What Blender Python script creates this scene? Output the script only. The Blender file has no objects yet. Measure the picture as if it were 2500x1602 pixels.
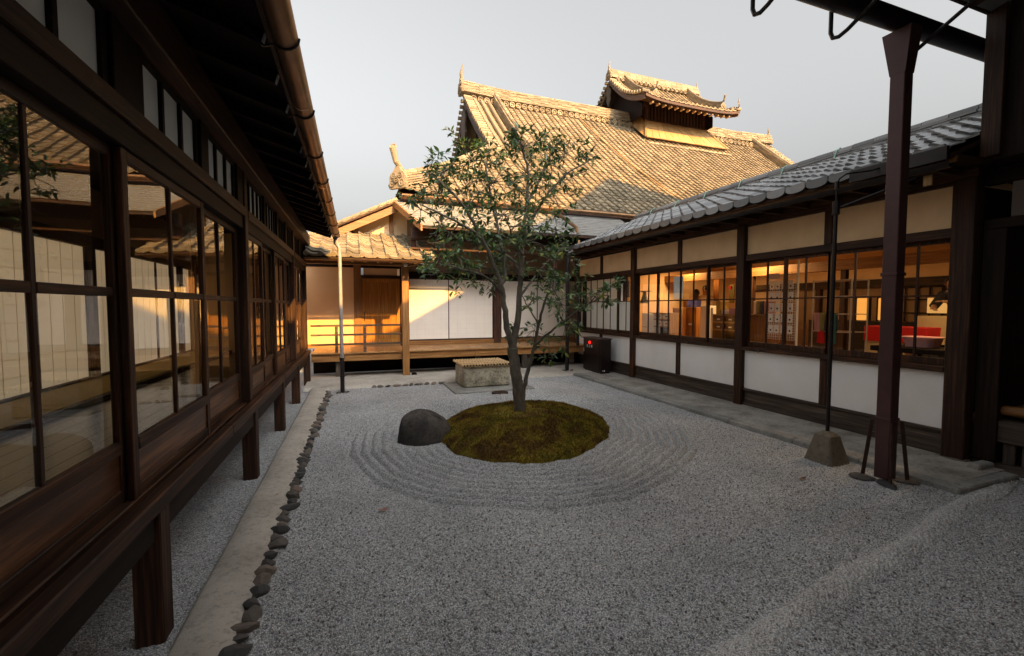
import bpy, bmesh, math, random
import numpy as np
from mathutils import Vector, Matrix
random.seed(7)
RNG = np.random.default_rng(11)
SC = bpy.context.scene
COL = SC.collection
R = math.radians

# ------------------------------------------------------------------ camera
F, CX, CY, H = 1075.0, 1250.0, 801.0, 1.65
PITCH = math.atan(53 / F)
YAW = math.atan((1250 - 858) / F * math.cos(PITCH))
cam = bpy.data.cameras.new('camera'); camo = bpy.data.objects.new('camera', cam); COL.objects.link(camo)
cam.sensor_width = 36; cam.lens = 36 * F / 2500; cam.clip_start = .05; cam.clip_end = 2000
camo.location = (0, 0, H); camo.rotation_euler = (math.pi / 2 - PITCH, 0, -YAW)
SC.camera = camo
FW = Vector((math.sin(YAW) * math.cos(PITCH), math.cos(YAW) * math.cos(PITCH), -math.sin(PITCH)))
RT = Vector((math.cos(YAW), -math.sin(YAW), 0)); UPV = RT.cross(FW)

def ray(u, v): return FW * F + RT * (u * 1.04 - CX) - UPV * (v * 1.04 - CY)
def at(u, v, ax, val):                       # a measured point of the place on the plane axis = val
    d = ray(u, v); o = Vector((0, 0, H)); return o + d * ((val - o[ax]) / d[ax])
def proj(p):
    q = Vector(p) - Vector((0, 0, H)); z = q.dot(FW)
    if z < .05: return None
    return (CX + F * q.dot(RT) / z, CY - F * q.dot(UPV) / z, z)

# ------------------------------------------------------------------ world, sun, exposure
SUN = Vector((.34, -1.0, .585)).normalized()          # towards the sun
ELEV = math.asin(SUN.z); AZ = math.atan2(SUN.x, SUN.y)
W = bpy.data.worlds.new('World'); SC.world = W; W.use_nodes = True
nt = W.node_tree; bg = nt.nodes['Background']
sky = nt.nodes.new('ShaderNodeTexSky'); sky.sky_type = 'NISHITA'; sky.sun_disc = False
sky.sun_elevation = ELEV; sky.sun_rotation = AZ; sky.air_density = 1.8; sky.dust_density = 10.0; sky.ozone_density = 1.0
hs = nt.nodes.new('ShaderNodeHueSaturation'); hs.inputs['Saturation'].default_value = .09
nt.links.new(sky.outputs[0], hs.inputs['Color']); nt.links.new(hs.outputs[0], bg.inputs[0])
bg.inputs[1].default_value = .115
sl = bpy.data.lights.new('sun', 'SUN'); sl.energy = 5.0; sl.angle = R(.5); sl.color = (1, .52, .11)
so = bpy.data.objects.new('sun', sl); COL.objects.link(so); so.location = (5, -20, 20)
so.rotation_euler = SUN.to_track_quat('Z', 'Y').to_euler()
SC.render.engine = 'CYCLES'
SC.view_settings.view_transform = 'Standard'; SC.view_settings.look = 'None'
SC.view_settings.exposure = 1.42; SC.view_settings.gamma = 1
SC.cycles.max_bounces = 8; SC.cycles.transparent_max_bounces = 16; SC.cycles.diffuse_bounces = 4; SC.cycles.glossy_bounces = 4

# ------------------------------------------------------------------ mesh helpers
class MB:
    def __init__(s): s.v = []; s.f = []
    def add(s, vs, fs):
        n = len(s.v); s.v += [tuple(a) for a in vs]; s.f += [tuple(i + n for i in f) for f in fs]; return s
    def box(s, x0, x1, y0, y1, z0, z1, c=0.0):
        if x0 > x1: x0, x1 = x1, x0
        if y0 > y1: y0, y1 = y1, y0
        if z0 > z1: z0, z1 = z1, z0
        return s.obox(Vector(((x0 + x1) / 2, (y0 + y1) / 2, (z0 + z1) / 2)),
                      Vector(((x1 - x0) / 2, 0, 0)), Vector((0, (y1 - y0) / 2, 0)), Vector((0, 0, (z1 - z0) / 2)), c)
    def obox(s, o, a, b, c, ch=0.0):
        o = Vector(o); a = Vector(a); b = Vector(b); c = Vector(c)
        if ch <= 0:
            vs = [o + a * i + b * j + c * k for k in (-1, 1) for j in (-1, 1) for i in (-1, 1)]
            return s.add(vs, [(0, 2, 3, 1), (4, 5, 7, 6), (0, 1, 5, 4), (2, 6, 7, 3), (0, 4, 6, 2), (1, 3, 7, 5)])
        la, lb, lc = a.length, b.length, c.length
        ch = min(ch, la * .45, lb * .45, lc * .45)
        ra, rb, rc = 1 - ch / la, 1 - ch / lb, 1 - ch / lc
        vs = []; idx = {}
        for i in (-1, 1):
            for j in (-1, 1):
                for k in (-1, 1):
                    idx[(i, j, k, 0)] = len(vs); vs.append(o + a * i + b * j * rb + c * k * rc)
                    idx[(i, j, k, 1)] = len(vs); vs.append(o + a * i * ra + b * j + c * k * rc)
                    idx[(i, j, k, 2)] = len(vs); vs.append(o + a * i * ra + b * j * rb + c * k)
        fs = []
        for ax in range(3):
            for sg in (-1, 1):
                q = []
                for (p, r) in ((-1, -1), (1, -1), (1, 1), (-1, 1)):
                    t = [p, r]; t.insert(ax, sg); q.append(idx[(t[0], t[1], t[2], ax)])
                fs.append(tuple(q) if (sg > 0) ^ (ax == 1) else tuple(q[::-1]))
        for ax in range(3):
            o1, o2 = [m for m in range(3) if m != ax]
            for p in (-1, 1):
                for r in (-1, 1):
                    def key(e, m):
                        t = [0, 0, 0]; t[ax] = e; t[o1] = p; t[o2] = r; return idx[(t[0], t[1], t[2], m)]
                    fs.append((key(-1, o1), key(1, o1), key(1, o2), key(-1, o2)))
        for i in (-1, 1):
            for j in (-1, 1):
                for k in (-1, 1): fs.append((idx[(i, j, k, 0)], idx[(i, j, k, 1)], idx[(i, j, k, 2)]))
        return s.add(vs, fs)
    def beam(s, p, q, w, h, up=(0, 0, 1), c=0.0):       # bar from p to q
        p = Vector(p); q = Vector(q); d = (q - p); L = d.length; d.normalize()
        u = Vector(up); sd = d.cross(u)
        if sd.length < 1e-4: sd = d.cross(Vector((1, 0, 0)))
        sd.normalize(); u = sd.cross(d)
        return s.obox((p + q) / 2, d * L / 2, sd * w / 2, u * h / 2, c)
    def tube(s, pts, rad, n=8, cap=True):
        pts = [Vector(p) for p in pts]
        if not hasattr(rad, '__len__'): rad = [rad] * len(pts)
        rings = []; prev = None
        for i, p in enumerate(pts):
            d = (pts[min(i + 1, len(pts) - 1)] - pts[max(i - 1, 0)]).normalized()
            if prev is None:
                a = d.cross(Vector((0, 0, 1)))
                if a.length < .1: a = d.cross(Vector((1, 0, 0)))
            else: a = prev - d * prev.dot(d)
            a.normalize(); prev = a; b = d.cross(a)
            rings.append([p + (a * math.cos(2 * math.pi * k / n) + b * math.sin(2 * math.pi * k / n)) * rad[i] for k in range(n)])
        vs = [v for r in rings for v in r]; fs = []
        for i in range(len(pts) - 1):
            for k in range(n): fs.append((i * n + k, i * n + (k + 1) % n, (i + 1) * n + (k + 1) % n, (i + 1) * n + k))
        if cap: fs.append(tuple(range(n))[::-1]); fs.append(tuple((len(pts) - 1) * n + k for k in range(n)))
        return s.add(vs, fs)
    def prism(s, poly, ext):                            # closed 3D polygon swept by vector ext
        n = len(poly); e = Vector(ext); vs = [Vector(p) for p in poly] + [Vector(p) + e for p in poly]
        fs = [tuple(range(n))[::-1], tuple(range(n, 2 * n))] + [(i, (i + 1) % n, n + (i + 1) % n, n + i) for i in range(n)]
        return s.add(vs, fs)
    def disc(s, o, nrm, r, t, n=12, ring=True):         # round tile end with a raised rim
        o = Vector(o); nrm = Vector(nrm).normalized(); a = nrm.orthogonal().normalized(); b = nrm.cross(a)
        prof = [(r, -t), (r, 0), (r * .78, 0), (r * .72, -t * .25), (r * .35, -t * .25), (r * .28, 0)] if ring else [(r, -t), (r, 0)]
        vs = []; fs = []
        for (q, h) in prof:
            vs += [o + nrm * h + (a * math.cos(2 * math.pi * k / n) + b * math.sin(2 * math.pi * k / n)) * q for k in range(n)]
        for i in range(len(prof) - 1):
            for k in range(n): fs.append((i * n + k, i * n + (k + 1) % n, (i + 1) * n + (k + 1) % n, (i + 1) * n + k))
        fs.append(tuple((len(prof) - 1) * n + k for k in range(n)))
        return s.add(vs, fs)
    def mesh(s, name):
        m = bpy.data.meshes.new(name); m.from_pydata(s.v, [], s.f); m.update(); return m

def fixnormals(m):
    bm = bmesh.new(); bm.from_mesh(m); bmesh.ops.recalc_face_normals(bm, faces=bm.faces); bm.to_mesh(m); bm.free()

def link(name, me, mat, parent=None, smooth=False, mw=None, local=False):
    o = bpy.data.objects.new(name, me); COL.objects.link(o)
    if mat is not None and len(me.materials) == 0: me.materials.append(mat)
    if smooth:
        me.polygons.foreach_set('use_smooth', [True] * len(me.polygons))
    if mw is not None: o.matrix_basis = mw
    if parent is not None:
        o.parent = parent
        if parent.type == 'EMPTY' and not local: o.matrix_parent_inverse = Matrix.Translation(-parent.location)
    return o

def part(name, mb, mat, parent=None, smooth=False, local=False, fix=True, mw=None):
    me = mb.mesh(name)
    if fix: fixnormals(me)
    return link(name, me, mat, parent, smooth, mw, local)

def tag(o, label=None, cat=None, group=None, kind=None):
    if label: o['label'] = label
    if cat: o['category'] = cat
    if group: o['group'] = group
    if kind: o['kind'] = kind
    return o

def thing(name, label, cat, loc=(0, 0, 0), group=None, rz=0):
    o = bpy.data.objects.new(name, None); COL.objects.link(o); o.location = loc; o.rotation_euler = (0, 0, rz)
    o.empty_display_size = .2
    return tag(o, label, cat, group)

def bx(name, mat, parent, *b, c=0.0, local=False):
    return part(name, MB().box(*b, c=c), mat, parent, local=local, fix=(c > 0))

def smooth_angle(o, deg=40):
    me = o.data
    me.polygons.foreach_set('use_smooth', [True] * len(me.polygons))
    bm = bmesh.new(); bm.from_mesh(me)
    for e in bm.edges:
        if len(e.link_faces) == 2 and e.calc_face_angle(0) > R(deg): e.smooth = False
    bm.to_mesh(me); bm.free()

# ------------------------------------------------------------------ materials
MAT = {}
def nmat(name):
    m = bpy.data.materials.new(name); m.use_nodes = True; MAT[name] = m
    t = m.node_tree; return m, t, t.nodes['Principled BSDF'], t.nodes.new, t.links.new
def ramp(N, L, fac, stops):
    r = N('ShaderNodeValToRGB'); el = r.color_ramp.elements
    while len(el) < len(stops): el.new(.5)
    for e, (p, c) in zip(el, stops): e.position = p; e.color = (*c, 1)
    L(fac, r.inputs[0]); return r.outputs[0]
def coords(N, L, scale=(1, 1, 1), kind='Object'):
    tc = N('ShaderNodeTexCoord'); mp = N('ShaderNodeMapping'); mp.inputs['Scale'].default_value = scale
    L(tc.outputs[kind], mp.inputs[0]); return mp.outputs[0]
def noise(N, L, vec, scale, detail=4, rough=.55):
    n = N('ShaderNodeTexNoise'); n.inputs['Scale'].default_value = scale; n.inputs['Detail'].default_value = detail
    n.inputs['Roughness'].default_value = rough; L(vec, n.inputs['Vector']); return n.outputs['Fac']
def bump(N, L, h, b, strength=.3, dist=.01):
    n = N('ShaderNodeBump'); n.inputs['Strength'].default_value = strength; n.inputs['Distance'].default_value = dist
    L(h, n.inputs['Height']); L(n.outputs[0], b.inputs['Normal'])
def mixc(N, L, fac, a, b, mode='MIX'):
    n = N('ShaderNodeMix'); n.data_type = 'RGBA'; n.blend_type = mode
    for sock, val in ((n.inputs[0], fac), (n.inputs[6], a), (n.inputs[7], b)):
        if hasattr(val, 'node'): L(val, sock)
        elif isinstance(val, (int, float)): sock.default_value = val
        else: sock.default_value = (*val, 1)
    return n.outputs[2]

def wood(name, dark, light, axis='y', rough=.5, grain=1.0, spec=.4, b=.25):
    m, t, B, N, L = nmat(name)
    sc = [48, 48, 48]; sc['xyz'.index(axis)] = 1.8
    v = coords(N, L, tuple(s * grain for s in sc))
    g = noise(N, L, v, 1.0, 5, .6); big = noise(N, L, coords(N, L, (1, 1, 1)), 2.2, 3)
    c = ramp(N, L, g, [(.34, tuple(x * .6 for x in dark)), (.46, dark), (.70, light)])
    oi = N('ShaderNodeObjectInfo')
    hv = N('ShaderNodeHueSaturation'); mr = N('ShaderNodeMapRange'); mr.inputs[3].default_value = .72; mr.inputs[4].default_value = 1.25
    L(oi.outputs['Random'], mr.inputs[0]); L(mr.outputs[0], hv.inputs['Value']); L(c, hv.inputs['Color'])
    c2 = mixc(N, L, big, hv.outputs[0], tuple(x * .55 for x in dark))
    mx = N('ShaderNodeMath'); mx.operation = 'MULTIPLY'; mx.inputs[1].default_value = .7; L(big, mx.inputs[0])
    c2 = mixc(N, L, mx.outputs[0], hv.outputs[0], tuple(x * .6 for x in dark))
    L(c2, B.inputs['Base Color']); B.inputs['Roughness'].default_value = rough
    B.inputs['Specular IOR Level'].default_value = spec
    bump(N, L, g, B, b, .004); return m

def plain(name, col, rough=.6, metal=0, var=.12, sc=6, spec=.4, b=0):
    m, t, B, N, L = nmat(name)
    n = noise(N, L, coords(N, L), sc, 5)
    c = ramp(N, L, n, [(.25, tuple(x * (1 - var) for x in col)), (.75, tuple(min(1, x * (1 + var)) for x in col))])
    L(c, B.inputs['Base Color']); B.inputs['Roughness'].default_value = rough; B.inputs['Metallic'].default_value = metal
    B.inputs['Specular IOR Level'].default_value = spec
    if b: bump(N, L, noise(N, L, coords(N, L), sc * 6, 4), B, b, .004)
    return m

def plaster(name, col, stain, amt=.5, sc=2.5):
    m, t, B, N, L = nmat(name)
    v = coords(N, L, (1, 1, .8))
    a = noise(N, L, v, sc, 6, .6); f = noise(N, L, coords(N, L), 60, 3)
    k = ramp(N, L, a, [(.38, (0, 0, 0)), (.75, (amt, amt, amt))])
    c = mixc(N, L, k, col, stain); L(c, B.inputs['Base Color']); B.inputs['Roughness'].default_value = .85
    B.inputs['Specular IOR Level'].default_value = .15
    bump(N, L, f, B, .12, .003); return m

def kawara(name, lo, hi, rough=.42, lichen=(.30, .27, .2), la=.35):
    m, t, B, N, L = nmat(name)
    geo = N('ShaderNodeNewGeometry'); oi = N('ShaderNodeObjectInfo')
    ad = N('ShaderNodeMath'); ad.operation = 'ADD'; L(geo.outputs['Random Per Island'], ad.inputs[0]); L(oi.outputs['Random'], ad.inputs[1])
    fr = N('ShaderNodeMath'); fr.operation = 'FRACT'; L(ad.outputs[0], fr.inputs[0])
    c = ramp(N, L, fr.outputs[0], [(0, lo), (.6, tuple((a + b) / 2 for a, b in zip(lo, hi))), (1, hi)])
    tcg = N('ShaderNodeNewGeometry')
    n = noise(N, L, tcg.outputs['Position'], 9, 6, .65)
    k = ramp(N, L, n, [(.45, (0, 0, 0)), (.72, (la, la, la))])
    c = mixc(N, L, k, c, lichen)
    L(c, B.inputs['Base Color']); B.inputs['Roughness'].default_value = rough; B.inputs['Specular IOR Level'].default_value = .5 if rough < .5 else .2
    bump(N, L, noise(N, L, tcg.outputs['Position'], 45, 4), B, .25, .004); return m

def glassmat(name, ior=1.6, wav=.02, tint=(.92, .95, .93), wsc=3.0):
    m, t, B, N, L = nmat(name); t.nodes.remove(B)
    out = [n for n in t.nodes if n.type == 'OUTPUT_MATERIAL'][0]
    tr = N('ShaderNodeBsdfTransparent'); tr.inputs[0].default_value = (*tint, 1)
    gl = N('ShaderNodeBsdfGlossy'); gl.inputs['Roughness'].default_value = .0
    fr = N('ShaderNodeFresnel'); fr.inputs['IOR'].default_value = ior
    bp = N('ShaderNodeBump'); bp.inputs['Strength'].default_value = wav; bp.inputs['Distance'].default_value = .05
    L(noise(N, L, coords(N, L, (1, 1, .6)), wsc, 2), bp.inputs['Height'])
    L(bp.outputs[0], gl.inputs['Normal'])
    mx = N('ShaderNodeMixShader'); L(fr.outputs[0], mx.inputs[0]); L(tr.outputs[0], mx.inputs[1]); L(gl.outputs[0], mx.inputs[2])
    L(mx.outputs[0], out.inputs[0]); return m

def emis(name, col, strength, base=(.9, .85, .75)):
    m, t, B, N, L = nmat(name)
    B.inputs['Base Color'].default_value = (*base, 1); B.inputs['Emission Color'].default_value = (*col, 1)
    B.inputs['Emission Strength'].default_value = strength; return m

# dark old timber
for ax in 'xyz':
    wood('timber_' + ax, (.030, .012, .006), (.15, .056, .021), ax, .58, spec=.3, b=.5)
    wood('black_timber_' + ax, (.010, .005, .003), (.034, .015, .008), ax, .65, spec=.2)
    wood('grey_timber_' + ax, (.06, .045, .033), (.17, .13, .10), ax, .7, b=.5)
    wood('honey_' + ax, (.28, .125, .035), (.52, .27, .09), ax, .5, b=.2)
wood('panel_board', (.10, .036, .012), (.34, .15, .05), 'y', .42)
wood('orange_door', (.40, .16, .025), (.62, .30, .06), 'z', .35)
wood('rail_wood', (.10, .06, .035), (.24, .16, .10), 'x', .6)
wood('deck_wood', (.40, .20, .07), (.68, .40, .17), 'y', .45)
wood('pale_board', (.38, .22, .08), (.60, .40, .19), 'z', .55)
wood('floor_dark', (.03, .014, .007), (.09, .042, .02), 'y', .22, spec=.5)
wood('counter_wood', (.34, .13, .03), (.55, .25, .08), 'z', .35)
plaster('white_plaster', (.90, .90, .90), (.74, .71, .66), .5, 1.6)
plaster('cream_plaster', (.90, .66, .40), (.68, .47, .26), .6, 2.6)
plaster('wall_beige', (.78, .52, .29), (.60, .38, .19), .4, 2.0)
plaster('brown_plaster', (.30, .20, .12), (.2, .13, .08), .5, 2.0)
plaster('grey_plaster', (.16, .14, .12), (.1, .09, .08), .5, 2.0)
plain('shoji_paper', (.86, .79, .70), .9, var=.04, sc=3, spec=.1)
plain('pipe_grey', (.34, .31, .30), .5, .2, var=.15, sc=9)
def paperback():
    m, t, B, N, L = nmat('screen_paper'); tl = N('ShaderNodeBsdfTranslucent'); tl.inputs[0].default_value = (.93, .84, .70, 1); B.inputs['Base Color'].default_value = (.86, .79, .69, 1); B.inputs['Roughness'].default_value = .9
    mx = N('ShaderNodeMixShader'); mx.inputs[0].default_value = .68; out = [n for n in t.nodes if n.type == 'OUTPUT_MATERIAL'][0]
    L(B.outputs[0], mx.inputs[1]); L(tl.outputs[0], mx.inputs[2]); L(mx.outputs[0], out.inputs[0])
paperback()
plain('shoji_lattice', (.80, .72, .62), .7, var=.08)
plain('transom_paper', (.78, .82, .81), .9, var=.06, sc=2, spec=.1)
plain('tatami', (.46, .30, .07), .8, var=.15, sc=30)
plain('copper', (.20, .11, .055), .38, .8, var=.3, sc=5)
plain('dark_metal', (.03, .026, .026), .4, .6, var=.3, sc=8)
plain('brown_metal', (.075, .036, .036), .45, .2, var=.12, sc=9, b=.08)
plain('rust_metal', (.05, .025, .018), .7, .3, var=.4, sc=20, b=.2)
plain('black_paint', (.016, .008, .007), .35, .1, var=.2, sc=10)
plain('slate_sheet', (.22, .215, .20), .55, .1, var=.18, sc=7, b=.15)
plain('white_paint', (.8, .8, .78), .5, var=.03)
kawara('tile_gold', (.16, .132, .09), (.34, .275, .185), .7, (.25, .21, .14), .3)
kawara('tile_grey', (.13, .132, .135), (.30, .302, .305), .26, (.2, .2, .19), .3)
kawara('tile_veranda', (.16, .132, .09), (.34, .275, .185), .65, (.25, .21, .14), .3)
glassmat('glass_left', 1.95, .006)
glassmat('glass_right', 1.22, .006)
emis('lamp_glow', (1, .52, .11), 2.5)
emis('lantern_glow', (1, .40, .07), .35, (.5, .3, .12))
emis('red_lens', (1, .02, .01), .45, (.8, .02, .01))

def gravelmat(name, lo, hi, sc=120):
    m, t, B, N, L = nmat(name)
    geo = N('ShaderNodeNewGeometry'); P = geo.outputs['Position']
    vo = N('ShaderNodeTexVoronoi'); vo.inputs['Scale'].default_value = sc; L(P, vo.inputs['Vector'])
    sp = N('ShaderNodeSeparateColor'); L(vo.outputs['Color'], sp.inputs[0])
    c = ramp(N, L, sp.outputs[0], [(0, tuple(x * .42 for x in lo)), (.3, lo), (.8, hi), (1, tuple(min(1, x * 1.25) for x in hi))])
    tint = ramp(N, L, sp.outputs[1], [(.0, (1.0, .97, .93)), (.5, (1, 1, 1)), (1, (.93, .97, 1.0))])
    c = mixc(N, L, 1.0, c, tint, 'MULTIPLY')
    big = noise(N, L, P, 1.1, 5); k = ramp(N, L, big, [(.3, (.80, .80, .80)), (.7, (1.08, 1.08, 1.08))])
    c = mixc(N, L, 1.0, c, k, 'MULTIPLY')
    ed = ramp(N, L, vo.outputs['Distance'], [(.0, (1, 1, 1)), (.42, (.9, .9, .9)), (.62, (.56, .56, .56))])  # shade between the grains, painted into the colour
    c = mixc(N, L, 1.0, c, ed, 'MULTIPLY')
    L(c, B.inputs['Base Color']); B.inputs['Roughness'].default_value = .8; B.inputs['Specular IOR Level'].default_value = .25
    inv = N('ShaderNodeMath'); inv.operation = 'SUBTRACT'; inv.inputs[0].default_value = 1; L(vo.outputs['Distance'], inv.inputs[1])
    bump(N, L, inv.outputs[0], B, .9, .008); return m
gravelmat('gravel', (.58, .59, .60), (.90, .91, .92))
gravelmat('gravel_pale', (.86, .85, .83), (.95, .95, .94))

def concrete(name, a, b, c3, speck=.5):
    m, t, B, N, L = nmat(name)
    geo = N('ShaderNodeNewGeometry'); P = geo.outputs['Position']
    n1 = noise(N, L, P, 2.3, 7, .62); n2 = noise(N, L, P, 26, 6, .7); n3 = noise(N, L, P, 140, 2)
    c = ramp(N, L, n1, [(.3, a), (.5, b), (.72, c3)])
    s = ramp(N, L, n2, [(.3, (1 - speck,) * 3), (.5, (1, 1, 1))])
    c = mixc(N, L, 1.0, c, s, 'MULTIPLY'); L(c, B.inputs['Base Color'])
    B.inputs['Roughness'].default_value = .85; B.inputs['Specular IOR Level'].default_value = .2
    ad = N('ShaderNodeMath'); ad.operation = 'ADD'; L(n2, ad.inputs[0]); L(n3, ad.inputs[1])
    bump(N, L, ad.outputs[0], B, .35, .008); return m
concrete('path_mortar', (.40, .36, .31), (.52, .48, .42), (.62, .57, .50), .4)
concrete('walk_concrete', (.22, .205, .18), (.40, .375, .335), (.54, .51, .46))
concrete('kerb_stone', (.20, .20, .19), (.30, .30, .28), (.40, .39, .36))
concrete('old_stone', (.10, .09, .065), (.42, .38, .29), (.68, .62, .50), .85)
concrete('footing_stone', (.13, .11, .085), (.20, .17, .13), (.32, .28, .21), .5)
concrete('boulder_stone', (.026, .025, .026), (.06, .055, .052), (.17, .145, .12), .65)
def stonemat():
    m, t, B, N, L = nmat('edge_stone')
    oi = N('ShaderNodeObjectInfo')
    c = ramp(N, L, oi.outputs['Random'], [(0, (.035, .036, .04)), (.35, (.10, .095, .09)), (.6, (.17, .145, .12)), (.8, (.27, .20, .16)), (1, (.06, .07, .075))])
    n = noise(N, L, coords(N, L), 22, 5); k = ramp(N, L, n, [(.3, (.55,) * 3), (.7, (1.2,) * 3)])
    c = mixc(N, L, 1.0, c, k, 'MULTIPLY'); L(c, B.inputs['Base Color']); B.inputs['Roughness'].default_value = .65
    bump(N, L, n, B, .5, .01)
stonemat()
def mossmat():
    m, t, B, N, L = nmat('moss')
    geo = N('ShaderNodeNewGeometry'); P = geo.outputs['Position']
    n1 = noise(N, L, P, 2.6, 5, .6); n2 = noise(N, L, P, 55, 4, .7)
    c = ramp(N, L, n1, [(.30, (.09, .05, .02)), (.42, (.17, .10, .026)), (.50, (.30, .22, .03)), (.56, (.18, .145, .024)), (.68, (.14, .07, .026))])
    k = ramp(N, L, n2, [(.3, (.35,) * 3), (.65, (1.25,) * 3)])
    c = mixc(N, L, 1.0, c, k, 'MULTIPLY'); L(c, B.inputs['Base Color']); B.inputs['Roughness'].default_value = .95
    B.inputs['Specular IOR Level'].default_value = .1
    bump(N, L, n2, B, 1.0, .02)
mossmat()
def barkmat():
    m, t, B, N, L = nmat('bark')
    v = coords(N, L, (1, 1, .5)); n = noise(N, L, v, 14, 6, .65); n2 = noise(N, L, coords(N, L), 3, 4)
    c = ramp(N, L, n, [(.3, (.045, .037, .028)), (.6, (.13, .11, .085)), (.8, (.22, .20, .16))])
    k = ramp(N, L, n2, [(.45, (0, 0, 0)), (.65, (.45,) * 3)]); c = mixc(N, L, k, c, (.09, .095, .05))
    L(c, B.inputs['Base Color']); B.inputs['Roughness'].default_value = .85; bump(N, L, n, B, .5, .01)
barkmat()
def leafmat():
    m, t, B, N, L = nmat('leaf')
    geo = N('ShaderNodeNewGeometry'); oi = N('ShaderNodeObjectInfo')
    ad = N('ShaderNodeMath'); ad.operation = 'ADD'; L(geo.outputs['Random Per Island'], ad.inputs[0]); L(oi.outputs['Random'], ad.inputs[1])
    fr = N('ShaderNodeMath'); fr.operation = 'FRACT'; L(ad.outputs[0], fr.inputs[0])
    c = ramp(N, L, fr.outputs[0], [(0, (.034, .078, .028)), (.5, (.072, .15, .044)), (.85, (.13, .205, .05)), (.97, (.30, .32, .06))])
    L(c, B.inputs['Base Color']); B.inputs['Roughness'].default_value = .28; B.inputs['Specular IOR Level'].default_value = .55
    tl = N('ShaderNodeBsdfTranslucent'); L(c, tl.inputs[0]); mx = N('ShaderNodeMixShader'); mx.inputs[0].default_value = .22
    out = [n for n in t.nodes if n.type == 'OUTPUT_MATERIAL'][0]
    L(B.outputs[0], mx.inputs[1]); L(tl.outputs[0], mx.inputs[2]); L(mx.outputs[0], out.inputs[0])
leafmat()
M = MAT
plain('verdigris', (.25, .42, .33), .6, .2)
plain('frosted_low', (.72, .72, .66), .35, var=.04, sc=2)
plain('frosted_up', (.70, .58, .42), .4, var=.06, sc=2)
plain('bamboo', (.60, .42, .22), .45, var=.3, sc=9)
plain('lid_brown', (.10, .06, .045), .4, .2)
plain('dull_steel', (.55, .53, .5), .35, .8)
plain('dry_leaf', (.38, .16, .11), .7, var=.2); plain('dry_leaf2', (.16, .06, .03), .7, var=.2)
plain('paper_white', (.74, .72, .68), .7, var=.04); plain('paper_bright', (.85, .86, .88), .7, var=.02)
plain('pinkish', (.55, .28, .28), .7); plain('olive', (.25, .22, .07), .8); plain('navy', (.03, .045, .10), .7); plain('teal', (.02, .09, .11), .8)
plain('red_cloth', (.55, .012, .012), .8); plain('tan_cloth', (.50, .38, .20), .85); plain('basin_pink', (.72, .36, .36), .35)
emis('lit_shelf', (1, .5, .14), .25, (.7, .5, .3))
def swirl(name, a, b, sc):
    m, t, B, N, L = nmat(name); n = N('ShaderNodeTexWave'); n.wave_type = 'RINGS'; n.inputs['Scale'].default_value = sc; n.inputs['Distortion'].default_value = 9
    n.inputs['Detail'].default_value = 3; L(coords(N, L), n.inputs['Vector']); L(ramp(N, L, n.outputs['Fac'], [(.4, a), (.6, b)]), B.inputs['Base Color'])
swirl('ink_swirl', (.02, .018, .016), (.5, .42, .32), 2.2); swirl('poster_print', (.03, .03, .03), (.6, .56, .5), 9)

# ------------------------------------------------------------------ ground
def fbm(x, y, seed=0):
    r = np.zeros_like(x)
    for i, (fq, am) in enumerate(((1.7, 1), (4.1, .5), (9.3, .25), (21, .12))):
        a = seed * 1.7 + i
        r += am * np.sin(fq * x + 1.3 * a + 1.9 * np.sin(.7 * fq * y + a)) * np.cos(fq * y * 1.1 - .7 * a + 1.4 * np.sin(.6 * fq * x + 2 * a))
    return r
MC = (2.17, 5.46)                                          # centre of the moss mound
def mound_r(th): return 1.225 + .10 * np.cos(2 * (th - .9)) + .03 * np.sin(3 * th + 1) + .018 * np.sin(7 * th) + .010 * np.sin(17 * th + 2) + .006 * np.sin(31 * th)
def grid_mesh(name, xs, ys, zf):
    X, Y = np.meshgrid(xs, ys); Z = zf(X, Y); nx, ny = len(xs), len(ys)
    co = np.stack([X, Y, Z], -1).reshape(-1, 3).astype(np.float32)
    i = np.arange(nx - 1)[None, :] + nx * np.arange(ny - 1)[:, None]
    q = np.stack([i, i + 1, i + nx + 1, i + nx], -1).reshape(-1)
    me = bpy.data.meshes.new(name); me.vertices.add(len(co)); me.vertices.foreach_set('co', co.ravel())
    n = len(q) // 4; me.loops.add(len(q)); me.loops.foreach_set('vertex_index', q.astype(np.int32))
    me.polygons.add(n); me.polygons.foreach_set('loop_start', np.arange(0, 4 * n, 4, dtype=np.int32))
    me.polygons.foreach_set('loop_total', np.full(n, 4, np.int32)); me.update(calc_edges=True); return me

def gravel_z(X, Y):
    dx, dy = X - MC[0], Y - MC[1]; th = np.arctan2(dy, dx); r = np.hypot(dx, dy)
    d = r - mound_r(th) + .012 * np.sin(9 * th + 3 * r)
    sp = .112
    env = np.clip((d - .03) / .06, 0, 1) * np.clip((1.06 - d) / .05, 0, 1)
    z = .031 * (2 * np.abs(np.cos(np.pi * (d - .08) / sp)) ** .8 - 1.1) * env * np.clip((np.hypot(X - .84, Y - 5.46) - .40) / .08, 0, 1)
    z += .004 * fbm(X * 2, Y * 2, 2)
    # low crest where the raked field ends, in front of the near building
    ed = (Y - (1.53 + (X - 1.72) * .178))
    z += .014 * np.exp(-(ed / .08) ** 2) * np.clip((X - .6) / .8, 0, 1)
    z += RNG.normal(0, .0028, X.shape)
    return z
gx = np.arange(-.62, 5.02, .0125); gy = np.arange(.9, 9.6, .0125)
g = link('gravel', grid_mesh('gravel', gx, gy, gravel_z), M['gravel']); tag(g, kind='structure')
g2 = link('ground', MB().add([(-150, -150, -.03), (150, -150, -.03), (150, 150, -.03), (-150, 150, -.03)], [(0, 1, 2, 3)]).mesh('ground'), M['walk_concrete']); tag(g2, kind='structure')
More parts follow.
